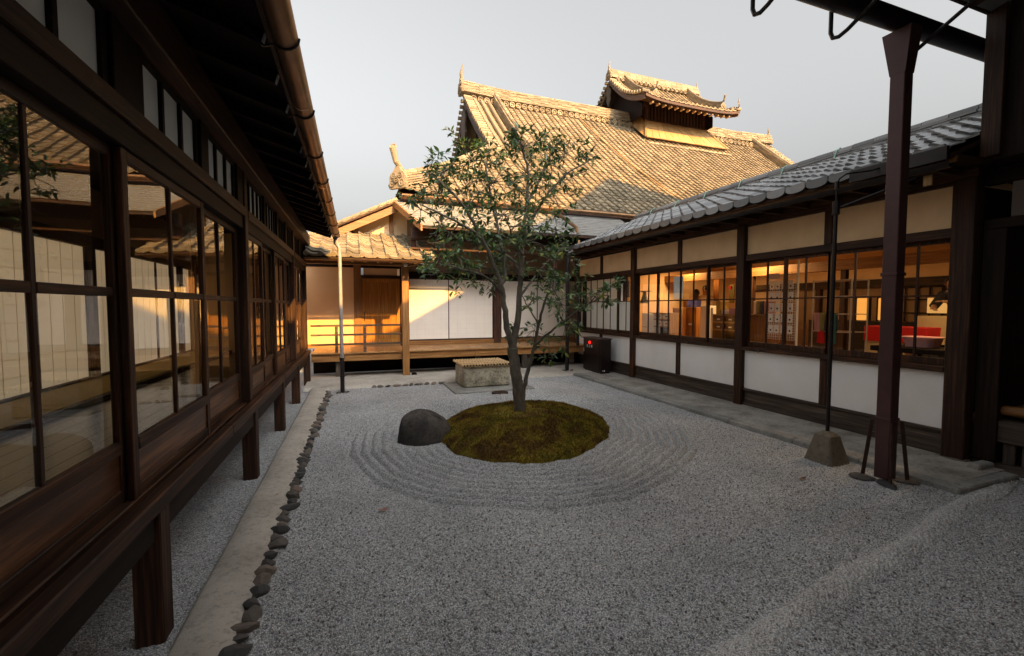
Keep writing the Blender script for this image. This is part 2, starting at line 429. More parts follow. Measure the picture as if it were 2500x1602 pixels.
gu = link('gravel_bed', grid_mesh('gravel_bed', np.arange(-4, -.56, .025), np.arange(.3, 12.6, .025), lambda X, Y: -.012 + .004 * fbm(X * 2, Y * 2, 4) + RNG.normal(0, .003, X.shape)), M['gravel']); tag(gu, kind='structure')
gn = link('gravel_forecourt', grid_mesh('gravel_forecourt', np.arange(-1.0, 7.4, .03), np.arange(-1.5, .93, .03), lambda X, Y: -.004 + RNG.normal(0, .003, X.shape)), M['gravel']); tag(gn, kind='structure')
gr = link('gravel_strip', grid_mesh('gravel_strip', np.arange(4.98, 7.4, .02), np.arange(.9, 2.6, .02), lambda X, Y: -.008 + .014 * np.exp(-((Y - (1.53 + (X - 1.72) * .178)) / .085) ** 2) + RNG.normal(0, .003, X.shape)), M['gravel']); tag(gr, kind='structure')
# band of gravel given a paler colour along the crest
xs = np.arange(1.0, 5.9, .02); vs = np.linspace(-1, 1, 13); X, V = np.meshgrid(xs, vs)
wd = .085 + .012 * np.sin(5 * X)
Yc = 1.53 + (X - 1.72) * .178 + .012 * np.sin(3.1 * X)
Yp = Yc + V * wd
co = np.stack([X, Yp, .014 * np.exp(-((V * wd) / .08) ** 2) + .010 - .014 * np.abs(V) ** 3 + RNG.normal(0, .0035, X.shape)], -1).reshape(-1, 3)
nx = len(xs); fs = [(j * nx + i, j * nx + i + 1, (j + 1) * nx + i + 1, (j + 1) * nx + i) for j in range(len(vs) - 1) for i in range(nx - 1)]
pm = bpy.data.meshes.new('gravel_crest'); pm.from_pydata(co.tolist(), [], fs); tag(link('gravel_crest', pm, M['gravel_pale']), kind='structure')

# scattered loose stones over the field: real grains, one uncountable mass
def scatter_grains(n=42000):
    ico = bmesh.new(); bmesh.ops.create_icosphere(ico, subdivisions=1, radius=1); tv = np.array([v.co for v in ico.verts]); tf = np.array([[v.index for v in f.verts] for f in ico.faces]); ico.free()
    u = RNG.random(n); y = 1.05 + 5.2 * u ** 1.7; x = -.45 + 5.35 * RNG.random(n)
    ok = np.hypot(x - MC[0], y - MC[1]) > mound_r(np.arctan2(y - MC[1], x - MC[0])) + .02
    ok &= ~((x < 4.99) & (x > 4.45) & (y < 3.4) & (y > 2.4)) & (np.hypot(x - .83, y - 5.5) > .42) & (np.abs(y - (1.53 + (x - 1.72) * .178)) > .09)
    x, y = x[ok], y[ok]; n = len(x)
    z = gravel_z(x, y) + .003; s = (.0035 + .0035 * RNG.random(n) ** 2)
    sq = .6 + .8 * RNG.random((n, 3)); V = tv[None] * sq[:, None] * s[:, None, None] + np.stack([x, y, z], -1)[:, None]
    me = bpy.data.meshes.new('gravel_grains'); me.vertices.add(n * len(tv)); me.vertices.foreach_set('co', V.astype(np.float32).ravel())
    q = (tf[None] + (np.arange(n) * len(tv))[:, None, None]).reshape(-1).astype(np.int32); k = len(q) // 3
    me.loops.add(len(q)); me.loops.foreach_set('vertex_index', q); me.polygons.add(k)
    me.polygons.foreach_set('loop_start', np.arange(0, 3 * k, 3, dtype=np.int32)); me.polygons.foreach_set('loop_total', np.full(k, 3, np.int32)); me.update(calc_edges=True)
    o = link('gravel_grains', me, M['gravel_grain']); tag(o, 'loose pale granite grains over the raked gravel field', 'gravel', kind='stuff')
def grainmat():
    m, t, B, N, L = nmat('gravel_grain'); geo = N('ShaderNodeNewGeometry')
    c = ramp(N, L, geo.outputs['Random Per Island'], [(0, (.16, .15, .15)), (.4, (.40, .39, .39)), (.8, (.62, .61, .6)), (1, (.82, .8, .78))])
    L(c, B.inputs['Base Color']); B.inputs['Roughness'].default_value = .75
grainmat()
scatter_grains()

# paths -----------------------------------------------------------------
def rock_mesh(name, seed, sub=2, jit=.22, flat=1.0):
    bm = bmesh.new(); bmesh.ops.create_icosphere(bm, subdivisions=sub, radius=1); rr = random.Random(seed)
    pl = [(Vector((rr.uniform(-1, 1), rr.uniform(-1, 1), rr.uniform(-1, 1))).normalized(), rr.uniform(.45, .75)) for _ in range(12)]
    for v in bm.verts:
        for n, d in pl:
            k = v.co.dot(n)
            if k > d: v.co -= n * (k - d) * .95
        v.co *= 1 + rr.uniform(-jit, jit) * .25
        v.co.z *= flat
    me = bpy.data.meshes.new(name); bm.to_mesh(me); bm.free()
    me.polygons.foreach_set('use_smooth', [sub > 3] * len(me.polygons)); return me
def lx_in(y): return -.53 + .015 * y
lp_x0 = lambda y: -.86 + .009 * y
ys = np.arange(-1.4, 9.45, .04)
V = []; prof = [(0, -.03), (.02, .035), (.12, .055), (.5, .06), (.85, .048), (1, .03), (1.02, -.03)]
stone_y = []; y = .9
while y < 9.0: L_ = random.uniform(.075, .15); stone_y.append((y, L_)); y += L_ * random.uniform(.80, .98)
def inner(y):
    e = lx_in(y) - .075
    for (sy, l) in stone_y:
        e += .03 * math.exp(-((y - sy - l / 2) / .03) ** 2) * 0
    return e + .018 * math.sin(y * 23) * math.sin(y * 7.3)
for y in ys:
    a, b = lp_x0(y), inner(y)
    for (t, z) in prof: V.append((a + (b - a) * t, y, z + .004 * math.sin(y * 5 + t * 4)))
n = len(prof); Fq = [(j * n + i, j * n + i + 1, (j + 1) * n + i + 1, (j + 1) * n + i) for j in range(len(ys) - 1) for i in range(n - 1)]
lp = part('mortar_path', MB().add(V, Fq), M['path_mortar'], smooth=True); tag(lp, kind='structure')
stone_meshes = [rock_mesh('edge_stone', 40 + i, 2) for i in range(7)]
for i, (y, l) in enumerate(stone_y):
    sx = random.uniform(.055, .10)
    mw = Matrix.Translation((lx_in(y) - .048 + random.uniform(-.015, .015), y + l / 2, .012)) @ Matrix.Rotation(random.uniform(-.35, .35), 4, 'Z') @ Matrix.Rotation(random.uniform(-.3, .3), 4, 'X') @ Matrix.Diagonal((sx, l * .5, random.uniform(.035, .06), 1))
    o = link('edge_stone', stone_meshes[i % 7], M['edge_stone'], lp, mw=mw)
# back path in front of the veranda
V = []
xs = np.arange(-.9, 6.0, .06)
prof2 = [(9.28, -.03), (9.30, .035), (9.4, .055), (10.3, .07), (10.9, .07), (10.92, -.03)]
for x in xs:
    for k, (yy, z) in enumerate(prof2): V.append((x, yy + (.012 * math.sin(x * 9) * math.sin(x * 3.1) if k < 3 else 0), z + .004 * math.sin(x * 4 + yy)))
n = len(prof2); Fq = [(j * n + i, (j + 1) * n + i, (j + 1) * n + i + 1, j * n + i + 1) for j in range(len(xs) - 1) for i in range(n - 1)]
bp = part('mortar_walk', MB().add(V, Fq), M['path_mortar'], smooth=True); tag(bp, kind='structure')
x = .35
while x < 1.7:
    l = random.uniform(.09, .2)
    o = link('edge_stone', stone_meshes[random.randrange(7)], M['edge_stone'], bp, mw=Matrix.Translation((x + l / 2, 9.27, .02)) @ Matrix.Diagonal((l * .55, .05, .04, 1))); x += l
# right walkway with its kerb
rw = part('walkway', MB().add([(5.09, 2.32, .045), (5.96, 2.32, .055), (5.96, 11, .055), (5.09, 9.3, .045)], [(0, 1, 2, 3)]), M['walk_concrete']); tag(rw, kind='structure')
y = 2.2; k = 0
while y < 9.3:
    l = random.uniform(.55, 1.25); l = min(l, 9.32 - y)
    j = random.uniform(-.006, .006)
    bx('kerb_stone', M['kerb_stone'], rw, 4.95 + j, 5.085 + j, y + .004, y + l - .004, -.05, .058 + random.uniform(-.006, .006), c=.012); y += l
for (a, b) in ((5.09, 5.62), (5.63, 5.92)): bx('kerb_stone', M['kerb_stone'], rw, a, b, 2.2, 2.318, -.05, .056, c=.012)
bx('kerb_stone', M['kerb_stone'], rw, 5.72, 5.98, 2.40, 2.50, .04, .10, c=.02)

# moss mound ------------------------------------------------------------
rr = np.linspace(0, 1, 46); th = np.linspace(0, 2 * np.pi, 151)[:-1]
Rr, T = np.meshgrid(rr, th); rad = Rr * mound_r(T)
Xm = MC[0] + rad * np.cos(T); Ym = MC[1] + rad * np.sin(T)
def mound_z(x, y):
    d = np.hypot(x - MC[0], y - MC[1]) / mound_r(np.arctan2(y - MC[1], x - MC[0]))
    d = np.clip(d, 0, 1)
    return .25 * (1 - d ** 2.4) ** .75 + (.016 * fbm(x * 3, y * 3, 5) + .009 * fbm(x * 11, y * 11, 9)) * (1 - d ** 6)
Zm = mound_z(Xm, Ym) + .005 - .03 * (Rr >= .999)
co = np.stack([Xm, Ym, Zm], -1).reshape(-1, 3); nr = len(rr); ntt = len(th)
fs = [(j * nr + i, j * nr + i + 1, ((j + 1) % ntt) * nr + i + 1, ((j + 1) % ntt) * nr + i) for j in range(ntt) for i in range(nr - 1)]
mm = bpy.data.meshes.new('moss_mound'); mm.from_pydata(co.tolist(), [], fs); fixnormals(mm)
mnd = thing('moss_mound', 'low round mound of brown and yellow-green moss around the tree foot', 'mound', (MC[0], MC[1], 0))
link('soil', mm, M['moss'], mnd, smooth=True)
def moss_tufts(n=26000):
    t = RNG.random(n) * 2 * np.pi; q = np.sqrt(RNG.random(n)) * .995; r_ = q * mound_r(t)
    x = MC[0] + r_ * np.cos(t); y = MC[1] + r_ * np.sin(t); z = mound_z(x, y)
    keep = (np.hypot(x - 2.1, (y - 5.45)) > .38) | (RNG.random(n) < .12)
    x, y, z, q = x[keep], y[keep], z[keep], q[keep]; n = len(x)
    h = (.010 + .020 * RNG.random(n)) ; w = .006 + .007 * RNG.random(n); a = RNG.random(n) * 2 * np.pi
    lean = RNG.normal(0, .012, (n, 2))
    P = np.zeros((n, 4, 3)); c, s = np.cos(a), np.sin(a)
    P[:, 0] = np.stack([x - w * c, y - w * s, z], -1); P[:, 1] = np.stack([x + w * c, y + w * s, z], -1)
    P[:, 2] = np.stack([x + lean[:, 0], y + lean[:, 1], z + h + .006], -1); P[:, 3] = np.stack([x - w * s, y + w * c, z + .002], -1)
    b = np.arange(n)[:, None] * 4
    f = np.concatenate([b + [0, 1, 2], b + [1, 3, 2], b + [3, 0, 2]], 0)
    me = bpy.data.meshes.new('moss'); me.from_pydata(P.reshape(-1, 3).tolist(), [], f.tolist())
    tag(link('moss', me, M['moss'], mnd), kind='stuff')
moss_tufts()
# boulder
bo = rock_mesh('boulder', 5, 4, .03)
vv = np.array([v.co for v in bo.vertices])
for v in bo.vertices:
    c = v.co.copy(); nrm = c.normalized()
    f = 1 + .05 * math.sin(3 * c.x + 1) * math.cos(4 * c.y) + .03 * math.sin(7 * c.z + 3 * c.x) + .012 * math.sin(17 * c.x + 9 * c.y)
    nrm = (nrm * .78 + c * .28); q = math.copysign(abs(nrm.z) ** .85, nrm.z)
    v.co = Vector((nrm.x * .335, nrm.y * .30, q * .31 * (1 - .16 * nrm.x))) * f
bo.update()
b_ = link('boulder', bo, M['boulder_stone'], mw=Matrix.Translation((.84, 5.46, .06)) @ Matrix.Rotation(.4, 4, 'Z')); tag(b_, 'dark smooth boulder sitting at the left edge of the moss mound', 'boulder')

# ------------------------------------------------------------------ left hall (local frame: x outwards to the court, y along)
LH = thing('corridor_hall', 'long dark timber hall with glazed sliding doors along the left side', 'building', (-.90, 0, 0), rz=-.007)
def lb(name, mat, *b, c=.004, parent=None): return bx(name, M[mat], parent or LH, *b, c=c, local=True)
Y0, Y1 = -2.0, 10.25
posts = [.24, 4.82, 8.28, 10.16]
for y in posts:
    lb('post', 'timber_z', -.13, -.052, y - .06, y + .06, .738, 2.909, c=.006)
for y in posts + [2.62, 6.57]: lb('leg', 'timber_z', -.135, -.012, y - .06, y + .06, -.03, .648, c=.006)
ya = [Y0] + posts + [Y1]
for a, b in zip([Y0, 1.35, 3.9, 6.57], [1.35, 3.9, 6.57, Y1]):
    lb('sill_beam', 'timber_y', -.066, .0, a + .001, b - .001, .652, .735, c=.007)
    lb('sill_beam', 'timber_y', -.19, -.086, a + .001, b - .001, .652, .737, c=.006)
lb('sill_groove', 'black_timber_y', -.085, -.067, Y0, Y1, .652, .706, c=0)
ga = [Y0, .24, 2.62, 4.82, 6.57, 8.28, 10.16, Y1]
for a, b in zip(ga[:-1], ga[1:]):
    if b - a > .2: lb('ground_beam', 'black_timber_y', -.14, -.03, a + .062, b - .062, .50, .650, c=.015)
for a, b in zip(ya[:-1], ya[1:]):
    a2, b2 = a + .062, b - .062
    if b2 - a2 < .1: continue
    lb('head_beam', 'timber_y', -.20, -.045, a2, b2, 2.49, 2.574, c=.006)
    lb('door_head', 'black_timber_y', -.20, -.07, a2, b2, 2.376, 2.489, c=.004)
lb('eave_beam', 'timber_y', -.16, .03, Y0, Y1, 2.91, 3.14, c=.008)
lb('floor_frame', 'black_timber_y', -2.2, -.2, Y0, Y1, .5, .70, c=0)
# transom with paper panes
def transom(a, b, npan):
    f = MB(); w = (b - a)
    f.box(-.125, -.075, a, b, 2.575, 2.59).box(-.125, -.075, a, b, 2.88, 2.905)
    n = npan; pw = w / n; panes = []
    for i in range(n + 1):
        y = a + i * pw; hw = .03 if i in (0, n) else .016
        f.box(-.12, -.08, y - hw, y + hw, 2.591, 2.879)
    o = part('transom', f, M['black_timber_y'], LH, local=True)
    for i in range(n): bx('paper_pane', M['transom_paper'], o, -.104, -.098, a + i * pw + .02, a + (i + 1) * pw - .02, 2.591, 2.879)
for a, b, n in ((.35, 1.2, 3), (1.38, 2.40, 3), (2.72, 3.56, 3), (3.74, 4.52, 3), (4.92, 5.72, 4), (5.9, 6.6, 4), (6.78, 7.4, 4), (7.55, 8.16, 4), (8.42, 9.15, 4), (9.3, 10.05, 4)): transom(a, b, n)
for y, hw_ in ((1.29, .08), (2.56, .145), (3.65, .08), (4.64, .10), (5.81, .055), (6.69, .055), (7.47, .055), (9.22, .055)): lb('stud', 'black_timber_z', -.13, -.06, y - hw_, y + hw_, 2.575, 2.909)
for y in (2.72, 2.53): pass
# sliding doors
def door(a, b, xo):
    f = MB(); s = .055; x0, x1 = xo - .032, xo
    c = .004
    f.box(x0, x1, a, a + s, .738, 2.374, c).box(x0, x1, b - s, b, .738, 2.374, c)
    i0, i1 = a + s + .001, b - s - .001
    rails = [(x0 + .003, x1 - .003, i0, i1, .740, .80), (x0 + .002, x1 + .004, i0, i1, .965, 1.025), (x0 + .003, x1 - .002, i0, i1, 2.325, 2.373)]
    m = (a + b) / 2
    f.box(x0 + .006, x1 - .006, m - .013, m + .013, 1.026, 2.324, c)
    for (p, q) in ((i0, m - .0135), (m + .0135, i1)): rails.append((x0 + .006, x1 - .004, p, q, 1.695, 1.735))
    o = part('sliding_door', f, M['timber_z'], LH, local=True)
    for r_ in rails: bx('rail', M['timber_y'], o, *r_, c=c)
    bx('panel', M['panel_board'], o, x0 + .011, x0 + .021, i0, i1, .801, .964)
    for (p, q) in ((i0, m - .0135), (m + .0135, i1)):
        for (z0, z1) in ((1.026, 1.694), (1.736, 2.324)):
            tl = random.uniform(-.004, .004); tz = random.uniform(-.003, .003)
            xm = (x0 + x1) / 2
            mb = MB().add([(xm - tl - tz, p, z0), (xm + tl - tz, q, z0), (xm + tl + tz, q, z1), (xm - tl + tz, p, z1)], [(0, 1, 2, 3)])
            part('pane', mb, M['glass_left'], o, fix=False)
bays = ((.30, 4.76, 4), (4.88, 8.22, 4), (8.34, 10.1, 2), (-1.9, .18, 2))
for (a, b, n) in bays:
    w = (b - a) / n
    for i in range(n):
        e0 = .02 if i else 0; e1 = .02 if i < n - 1 else 0
        door(a + i * w - e0, a + (i + 1) * w + e1, -.085 if i % 2 == 0 else -.125)
# interior: boards, matting, paper screens
for k in range(9): bx('floor_board', M['floor_dark'], LH, -.195 - .14 * (k + 1) + .002, -.195 - .14 * k - .001, Y0, Y1, .70, .722, local=True)
lb('mat_edge', 'timber_y', -1.5, -1.456, Y0, Y1, .70, .765)
k = Y0
while k < Y1 - .1:
    bx('tatami_mat', M['tatami'], LH, -2.10, -1.502, k + .003, min(k + 1.75, Y1) - .003, .70, .775, local=True); k += 1.75
lb('screen_sill', 'timber_y', -2.16, -2.10, Y0, Y1, .70, .80); lb('screen_head', 'timber_y', -2.16, -2.10, Y0, Y1, 2.36, 2.50)
lb('inner_wall', 'brown_plaster', -2.2, -2.12, Y0, Y1, 2.501, 3.1, c=0)
lb('ceiling', 'black_timber_y', -2.2, -.17, Y0, Y1, 3.10, 3.14, c=0)
k = Y0 + .02; i = 0
while k < Y1 - .3:
    if i % 3 == 0: lb('inner_post', 'timber_z', -2.19, -2.08, k, k + .11, .801, 2.36); k += .112
    e = min(k + .93, Y1)
    f = MB(); xs_ = (-2.15, -2.128)
    f.box(*xs_, k + .002, k + .03, .802, 2.358).box(*xs_, e - .03, e - .002, .802, 2.358)
    o = part('paper_screen', f, M['timber_z'], LH, local=True)
    bx('paper', M['screen_paper'], o, -2.147, -2.141, k + .031, e - .031, .803, 2.357)
    l = MB()
    for m in range(1, 4): l.box(-2.140, -2.137, k + .03 + (e - k - .06) * m / 4 - .003, k + .03 + (e - k - .06) * m / 4 + .003, .804, 2.356)
    for m in range(1, 9): l.box(-2.1395, -2.1375, k + .031, e - .031, .804 + 1.55 * m / 9 - .003, .804 + 1.55 * m / 9 + .003)
    part('lattice', l, M['screen_paper'], o, fix=False)
    k = e; i += 1
lb('end_wall', 'wall_beige', -2.2, -.2, Y1, Y1 + .06, .5, 3.1, c=0); lb('end_wall', 'brown_plaster', -2.2, -.2, Y0 - .06, Y0, .5, 3.1, c=0)
# eaves
def rz_(x): return 3.205 - .30 * x
k = .1; 
while k < 9.7:
    f = MB().beam((-.15, k, rz_(-.15) - .02), (.47, k, rz_(.47) - .02), .05, .07)
    o = part('rafter', f, M['black_timber_x'], LH, local=True)
    e = Vector((.4735, k, rz_(.4735) - .02)); d = Vector((1, 0, -.3)).normalized(); u = Vector((.3, 0, 1)).normalized()
    part('end_cap', MB().obox(e, d * .003, Vector((0, .018, 0)), u * .028), M['white_paint'], o, fix=False)
    k += .43
part('soffit', MB().prism([(-.15, Y0, rz_(-.15) + .016), (.56, Y0, rz_(.56) + .016), (.56, Y0, rz_(.56) + .03), (-.15, Y0, rz_(-.15) + .03)], (0, Y1 - Y0 - .6, 0)), M['black_timber_y'], LH, local=True)
part('fascia', MB().obox((.52, (Y0 + 9.65) / 2, rz_(.52) - .02), (.014, 0, 0), (0, (9.65 - Y0) / 2, 0), (0, 0, .028)), M['timber_y'], LH, local=True)
part('roof', MB().prism([(-.15, Y0, rz_(-.15) + .032), (.585, Y0, rz_(.585) + .032), (.585, Y0, rz_(.585) + .075), (-2.5, Y0, rz_(-2.5) + .40), (-2.5, Y0, 3.3)], (0, 11.65, 0)), M['tile_grey'], LH, local=True)  # unseen far side cut short, shaped so open sky backlights the paper screens
em = MB().disc((0, 0, 0), (1, 0, -.2), .052, .06, 10).mesh('eave_tile'); fixnormals(em)
k = Y0 + .1
while k < 9.6:
    link('eave_tile', em, M['tile_grey'], LH, mw=Matrix.Translation((.60, k, rz_(.6) + .06)), local=True); k += .27
# gutter, half round copper, with hangers
def half_round(x, z, y0, y1, r, n=9):
    f = MB(); outer = []; 
    for t, rr_ in ((0, r), (1, r - .006)):
        for i in range(n): 
            a = math.pi + math.pi * i / (n - 1); outer.append((x + rr_ * math.cos(a), z + rr_ * math.sin(a)))
    ring = outer[:n] + outer[n:][::-1]
    f.prism([(p, y0, q) for p, q in ring], (0, y1 - y0, 0)); return f
GX = .655
for a, b in ((Y0, 1.2), (1.21, 3.25), (3.26, 5.3), (5.31, 7.35), (7.36, 9.05)):
    o = part('gutter', half_round(GX - .062, 2.995, a, b, .062), M['copper'], LH, local=True); smooth_angle(o)
part('gutter_end', MB().disc((GX - .062, 9.06, 2.995), (0, 1, 0), .066, .012, 16, False), M['copper'], LH, local=True)
k = .8
while k < 9.1:
    pts = [(GX - .062 + .066 * math.cos(a), k, 2.995 + .066 * math.sin(a)) for a in np.linspace(math.pi, 2 * math.pi, 9)]
    part('gutter_hanger', MB().tube([(.38, k, rz_(.38) - .05), (.5, k, 2.93)] + pts[2:] , .006, 5), M['dark_metal'], LH, local=True); k += .86
# downspout
dpt = [(GX - .062, 8.98, 2.94), (GX - .062, 8.98, 2.84), (GX - .02, 8.97, 2.76), (GX - .01, 8.97, 2.6), (GX - .005, 8.97, .62)]
o = part('downspout', MB().tube(dpt, [.055, .05, .036, .034, .034], 12), M['pipe_grey'], LH, local=True); smooth_angle(o)
o2 = part('downspout_foot', MB().tube([(GX - .005, 8.97, .64), (GX - .003, 8.97, .0)], .040, 12), M['dark_metal'], LH, local=True); smooth_angle(o2)
for z in (.64, .3): part('pipe_collar', MB().tube([(GX - .004, 8.97, z), (GX - .004, 8.97, z + .03)], .047, 12), M['dark_metal'], LH, local=True)
part('pipe_clamp', MB().tube([(GX + .03, 8.97, .33), (GX + .08, 8.96, .33), (GX + .085, 8.96, .36)], .005, 5), M['dark_metal'], LH, local=True)
for i in range(5): link('foot_stone', stone_meshes[i], M['edge_stone'], lp, mw=Matrix.Translation((-.19 + .09 * math.cos(i * 1.3), 8.97 + .09 * math.sin(i * 1.3), .0)) @ Matrix.Diagonal((.06, .05, .03, 1)))

# ------------------------------------------------------------------ tiles
def pantile(name, w, l, th=.022, eave=False):
    k = w / .27
    pr = [(-.03, -.008), (.0, .052), (.10, .058), (.22, .042), (.40, .008), (.62, -.006), (.84, -.004), (1.02, .006)]
    pts = [(x * w - w / 2, z * k) for x, z in pr]; n = len(pts); f = MB()
    f.add([(x, -l * .04, z - th) for x, z in pts] + [(x, -l * .04, z) for x, z in pts] + [(x, l * 1.12, z - .006) for x, z in pts],
          [(i, i + 1, n + i + 1, n + i) for i in range(n - 1)] + [(n + i, n + i + 1, 2 * n + i + 1, 2 * n + i) for i in range(n - 1)])
    if eave:
        f.disc((-.40 * w, -l * .045, .004), (0, -1, -.1), .052 * k, .012, 10)
        f.add([(x, -l * .042, z - .045) for x, z in pts[2:]] + [(x, -l * .042, z) for x, z in pts[2:]], [(i, i + 1, 6 + i + 1, 6 + i) for i in range(5)])
    return f
def lay_tiles(parent, P, n_col, n_row, w, l, mat, keep=None, n_ind=300, eave=True, jit=.004, flip=1):
    """P(u, s): a point of the roof plane, u along the eave, s up the slope; tiles are laid in courses"""
    tm = pantile('roof_tile', w, l).mesh('roof_tile'); te = pantile('eave_tile', w, l, .03, True).mesh('eave_tile')
    items = []
    for r in range(n_row):
        for c in range(n_col):
            u, s = (c + .5) * w, r * l
            p = P(u, s); pu = (P(u + .05, s) - P(u - .05, s)).normalized(); ps = (P(u, s + .1) - P(u, s)).normalized()
            if keep and not keep(P(u, s + l / 2)): continue
            nn = pu.cross(ps).normalized(); ps = nn.cross(pu)
            tilt = Matrix.Rotation(-.085 + random.gauss(0, .012), 4, 'X') @ Matrix.Rotation(random.gauss(0, .008), 4, 'Z')
            mw = Matrix(((pu.x, ps.x, nn.x, 0), (pu.y, ps.y, nn.y, 0), (pu.z, ps.z, nn.z, 0), (0, 0, 0, 1))) @ tilt
            mw = Matrix.Translation(p + nn * (.03 + random.gauss(0, jit * .6)) + pu * random.gauss(0, jit)) @ mw
            q = proj(p); sc = 0
            if q and -40 < q[0] < 2540 and -40 < q[1] < 1640: sc = 1 / q[2]
            items.append((sc, r == 0 and eave, mw))
    items.sort(key=lambda t: -t[0])
    rest = MB(); 
    for i, (sc, ev, mw) in enumerate(items):
        if i < n_ind and sc > 0: link('eave_tile' if ev else 'roof_tile', te if ev else tm, mat, parent, mw=mw)
        else:
            src = te if ev else tm
            rest.add([mw @ v.co for v in src.vertices], [tuple(p.vertices) for p in src.polygons])
    if rest.v: tag(part('tile_field', rest, mat, parent, fix=False), kind='stuff')
    for m_ in (tm, te):
        if len(m_.materials) == 0: m_.materials.append(mat)

def ridge(parent, pts, mat, w=.26, h=.35, layers=5, seg=.33, cap=.075, name='ridge', jit=.012):
    pts = [Vector(p) for p in pts]; f = MB()
    cum = [0]
    for a, b in zip(pts[:-1], pts[1:]): cum.append(cum[-1] + (b - a).length)
    def at_(s):
        for i in range(len(pts) - 1):
            if s <= cum[i + 1] or i == len(pts) - 2:
                t = (s - cum[i]) / (cum[i + 1] - cum[i]); return pts[i].lerp(pts[i + 1], t)
    n = max(2, int(cum[-1] / seg))
    for k in range(layers):
        ww = w * (1 - .25 * k / layers); off = (k % 2) * .5
        for i in range(n + 1):
            s0 = max(0, (i - off) * cum[-1] / n); s1 = min(cum[-1], (i + 1 - off) * cum[-1] / n - .004)
            if s1 - s0 < .02: continue
            a, b = at_(s0), at_(s1); z = h * (k + .5) / layers
            up = Vector((0, 0, 1))
            f.beam(a + up * z, b + up * z, ww + random.uniform(-jit, jit) * 2, h / layers * random.uniform(.55, .80))
    o = part(name, f, mat, parent, fix=False)
    tag(o, kind='stuff')
    t = MB()
    for i in range(n):
        a, b = at_(i * cum[-1] / n), at_((i + 1) * cum[-1] / n - .01); up = Vector((0, 0, h + .01))
        t.tube([a + up, b + up], [cap * 1.06, cap], 8)
    part('ridge_cap', t, mat, o, fix=False)
    return o

def ornament(parent, p, d, mat, s=1.0, tube=True):        # ridge-end ornament tile: shield, scrolls, horn and round tail tile
    p = Vector(p); d = Vector(d).normalized(); sd = d.cross(Vector((0, 0, 1))).normalized(); up = Vector((0, 0, 1)); f = MB()
    out = [(-.26, 0), (-.30, .10), (-.24, .16), (-.27, .28), (-.20, .40), (-.12, .44), (-.07, .54), (0, .58), (.07, .54), (.12, .44), (.20, .40), (.27, .28), (.24, .16), (.30, .10), (.26, 0)]
    f.prism([p + sd * (x * s) + up * (z * s) for x, z in out], d * .10 * s)
    for x, z, r in ((-.15, .13, .09), (.15, .13, .09), (-.1, .32, .07), (.1, .32, .07)): f.disc(p + sd * x * s + up * z * s + d * .13 * s, d, r * s, .05 * s, 10)
    f.disc(p + up * .2 * s + d * .16 * s, d, .07 * s, .07 * s, 10)
    if tube:
        a = p + up * .5 * s - d * .1 * s; b = p + up * .66 * s + d * .14 * s; c = p + up * .98 * s + d * .26 * s
        f.tube([a, b, c], [.065 * s, .07 * s, .085 * s], 10); f.disc(c + (c - b).normalized() * .02 * s, (c - b) + d * .6, .1 * s, .05 * s, 12)
    else:
        f.tube([p + up * .5 * s, p + up * .72 * s + d * .05 * s, p + up * .92 * s + d * .02 * s, p + up * 1.1 * s - d * .02 * s], [.08 * s, .06 * s, .035 * s, .008 * s], 8)
    return part('ridge_ornament', f, mat, parent)

# ------------------------------------------------------------------ veranda hall across the back
VH = thing('veranda_hall', 'open wooden veranda with paper screens and tiled lean-to roof across the back', 'building', (2.5, 11, 0))
def vb(name, mat, *b, c=.004, parent=None): return bx(name, M[mat], parent or VH, *b, c=c)
DY0, DY1, WY = 10.42, 11.78, 11.80
x = -.84
while x < 5.98:
    w = random.uniform(.23, .30); w = min(w, 5.99 - x)
    vb('deck_board', 'deck_wood', x + .002, x + w - .002, DY0 - .05 + random.uniform(-.006, .004), DY1 - .03, .595, .625 + random.uniform(-.001, .002), c=.003); x += w
vb('deck_beam', 'honey_x', -.84, 5.98, DY0, DY0 + .12, .43, .592)
vb('deck_beam', 'honey_x', -.84, 5.98, 11.6, 11.72, .45, .592)
for x in (-.3, 2.95, 4.3): vb('deck_post', 'grey_timber_z', x - .055, x + .055, DY0 + .13, DY0 + .24, .07, .592)
vb('deck_post', 'grey_timber_z', 4.08, 4.2, DY0 - .005, DY0 + .115, .07, .428); vb('deck_post', 'honey_z', 2.82, 2.93, DY0 - .012, DY0 - .001, .44, .59)
vb('skirting', 'black_timber_x', -.9, 6, 11.73, 11.78, 0, .592, c=0)
pz = MB().box(1.085, 1.235, 10.42 - .075, 10.42 - .004 + .0, .07, 2.56, .006)
vb('veranda_post', 'honey_z', 1.085, 1.235, 10.25, 10.367, .06, 2.555, c=.008)
vb('eave_beam', 'honey_x', -.9, 1.30, 10.25, 10.37, 2.56, 2.66); vb('eave_rail', 'timber_x', 1.3, 5.95, 10.28, 10.33, 2.955, 3.0)
# railing
for z in (1.225, 1.02, .81): vb('rail', 'rail_wood', -.84, 1.084, 10.385, 10.430, z - .022, z + .022, c=.008)
for x in (-.32, .27): vb('rail_post', 'rail_wood', x - .032, x + .032, 10.378, 10.437, .627, 1.2, c=.005)
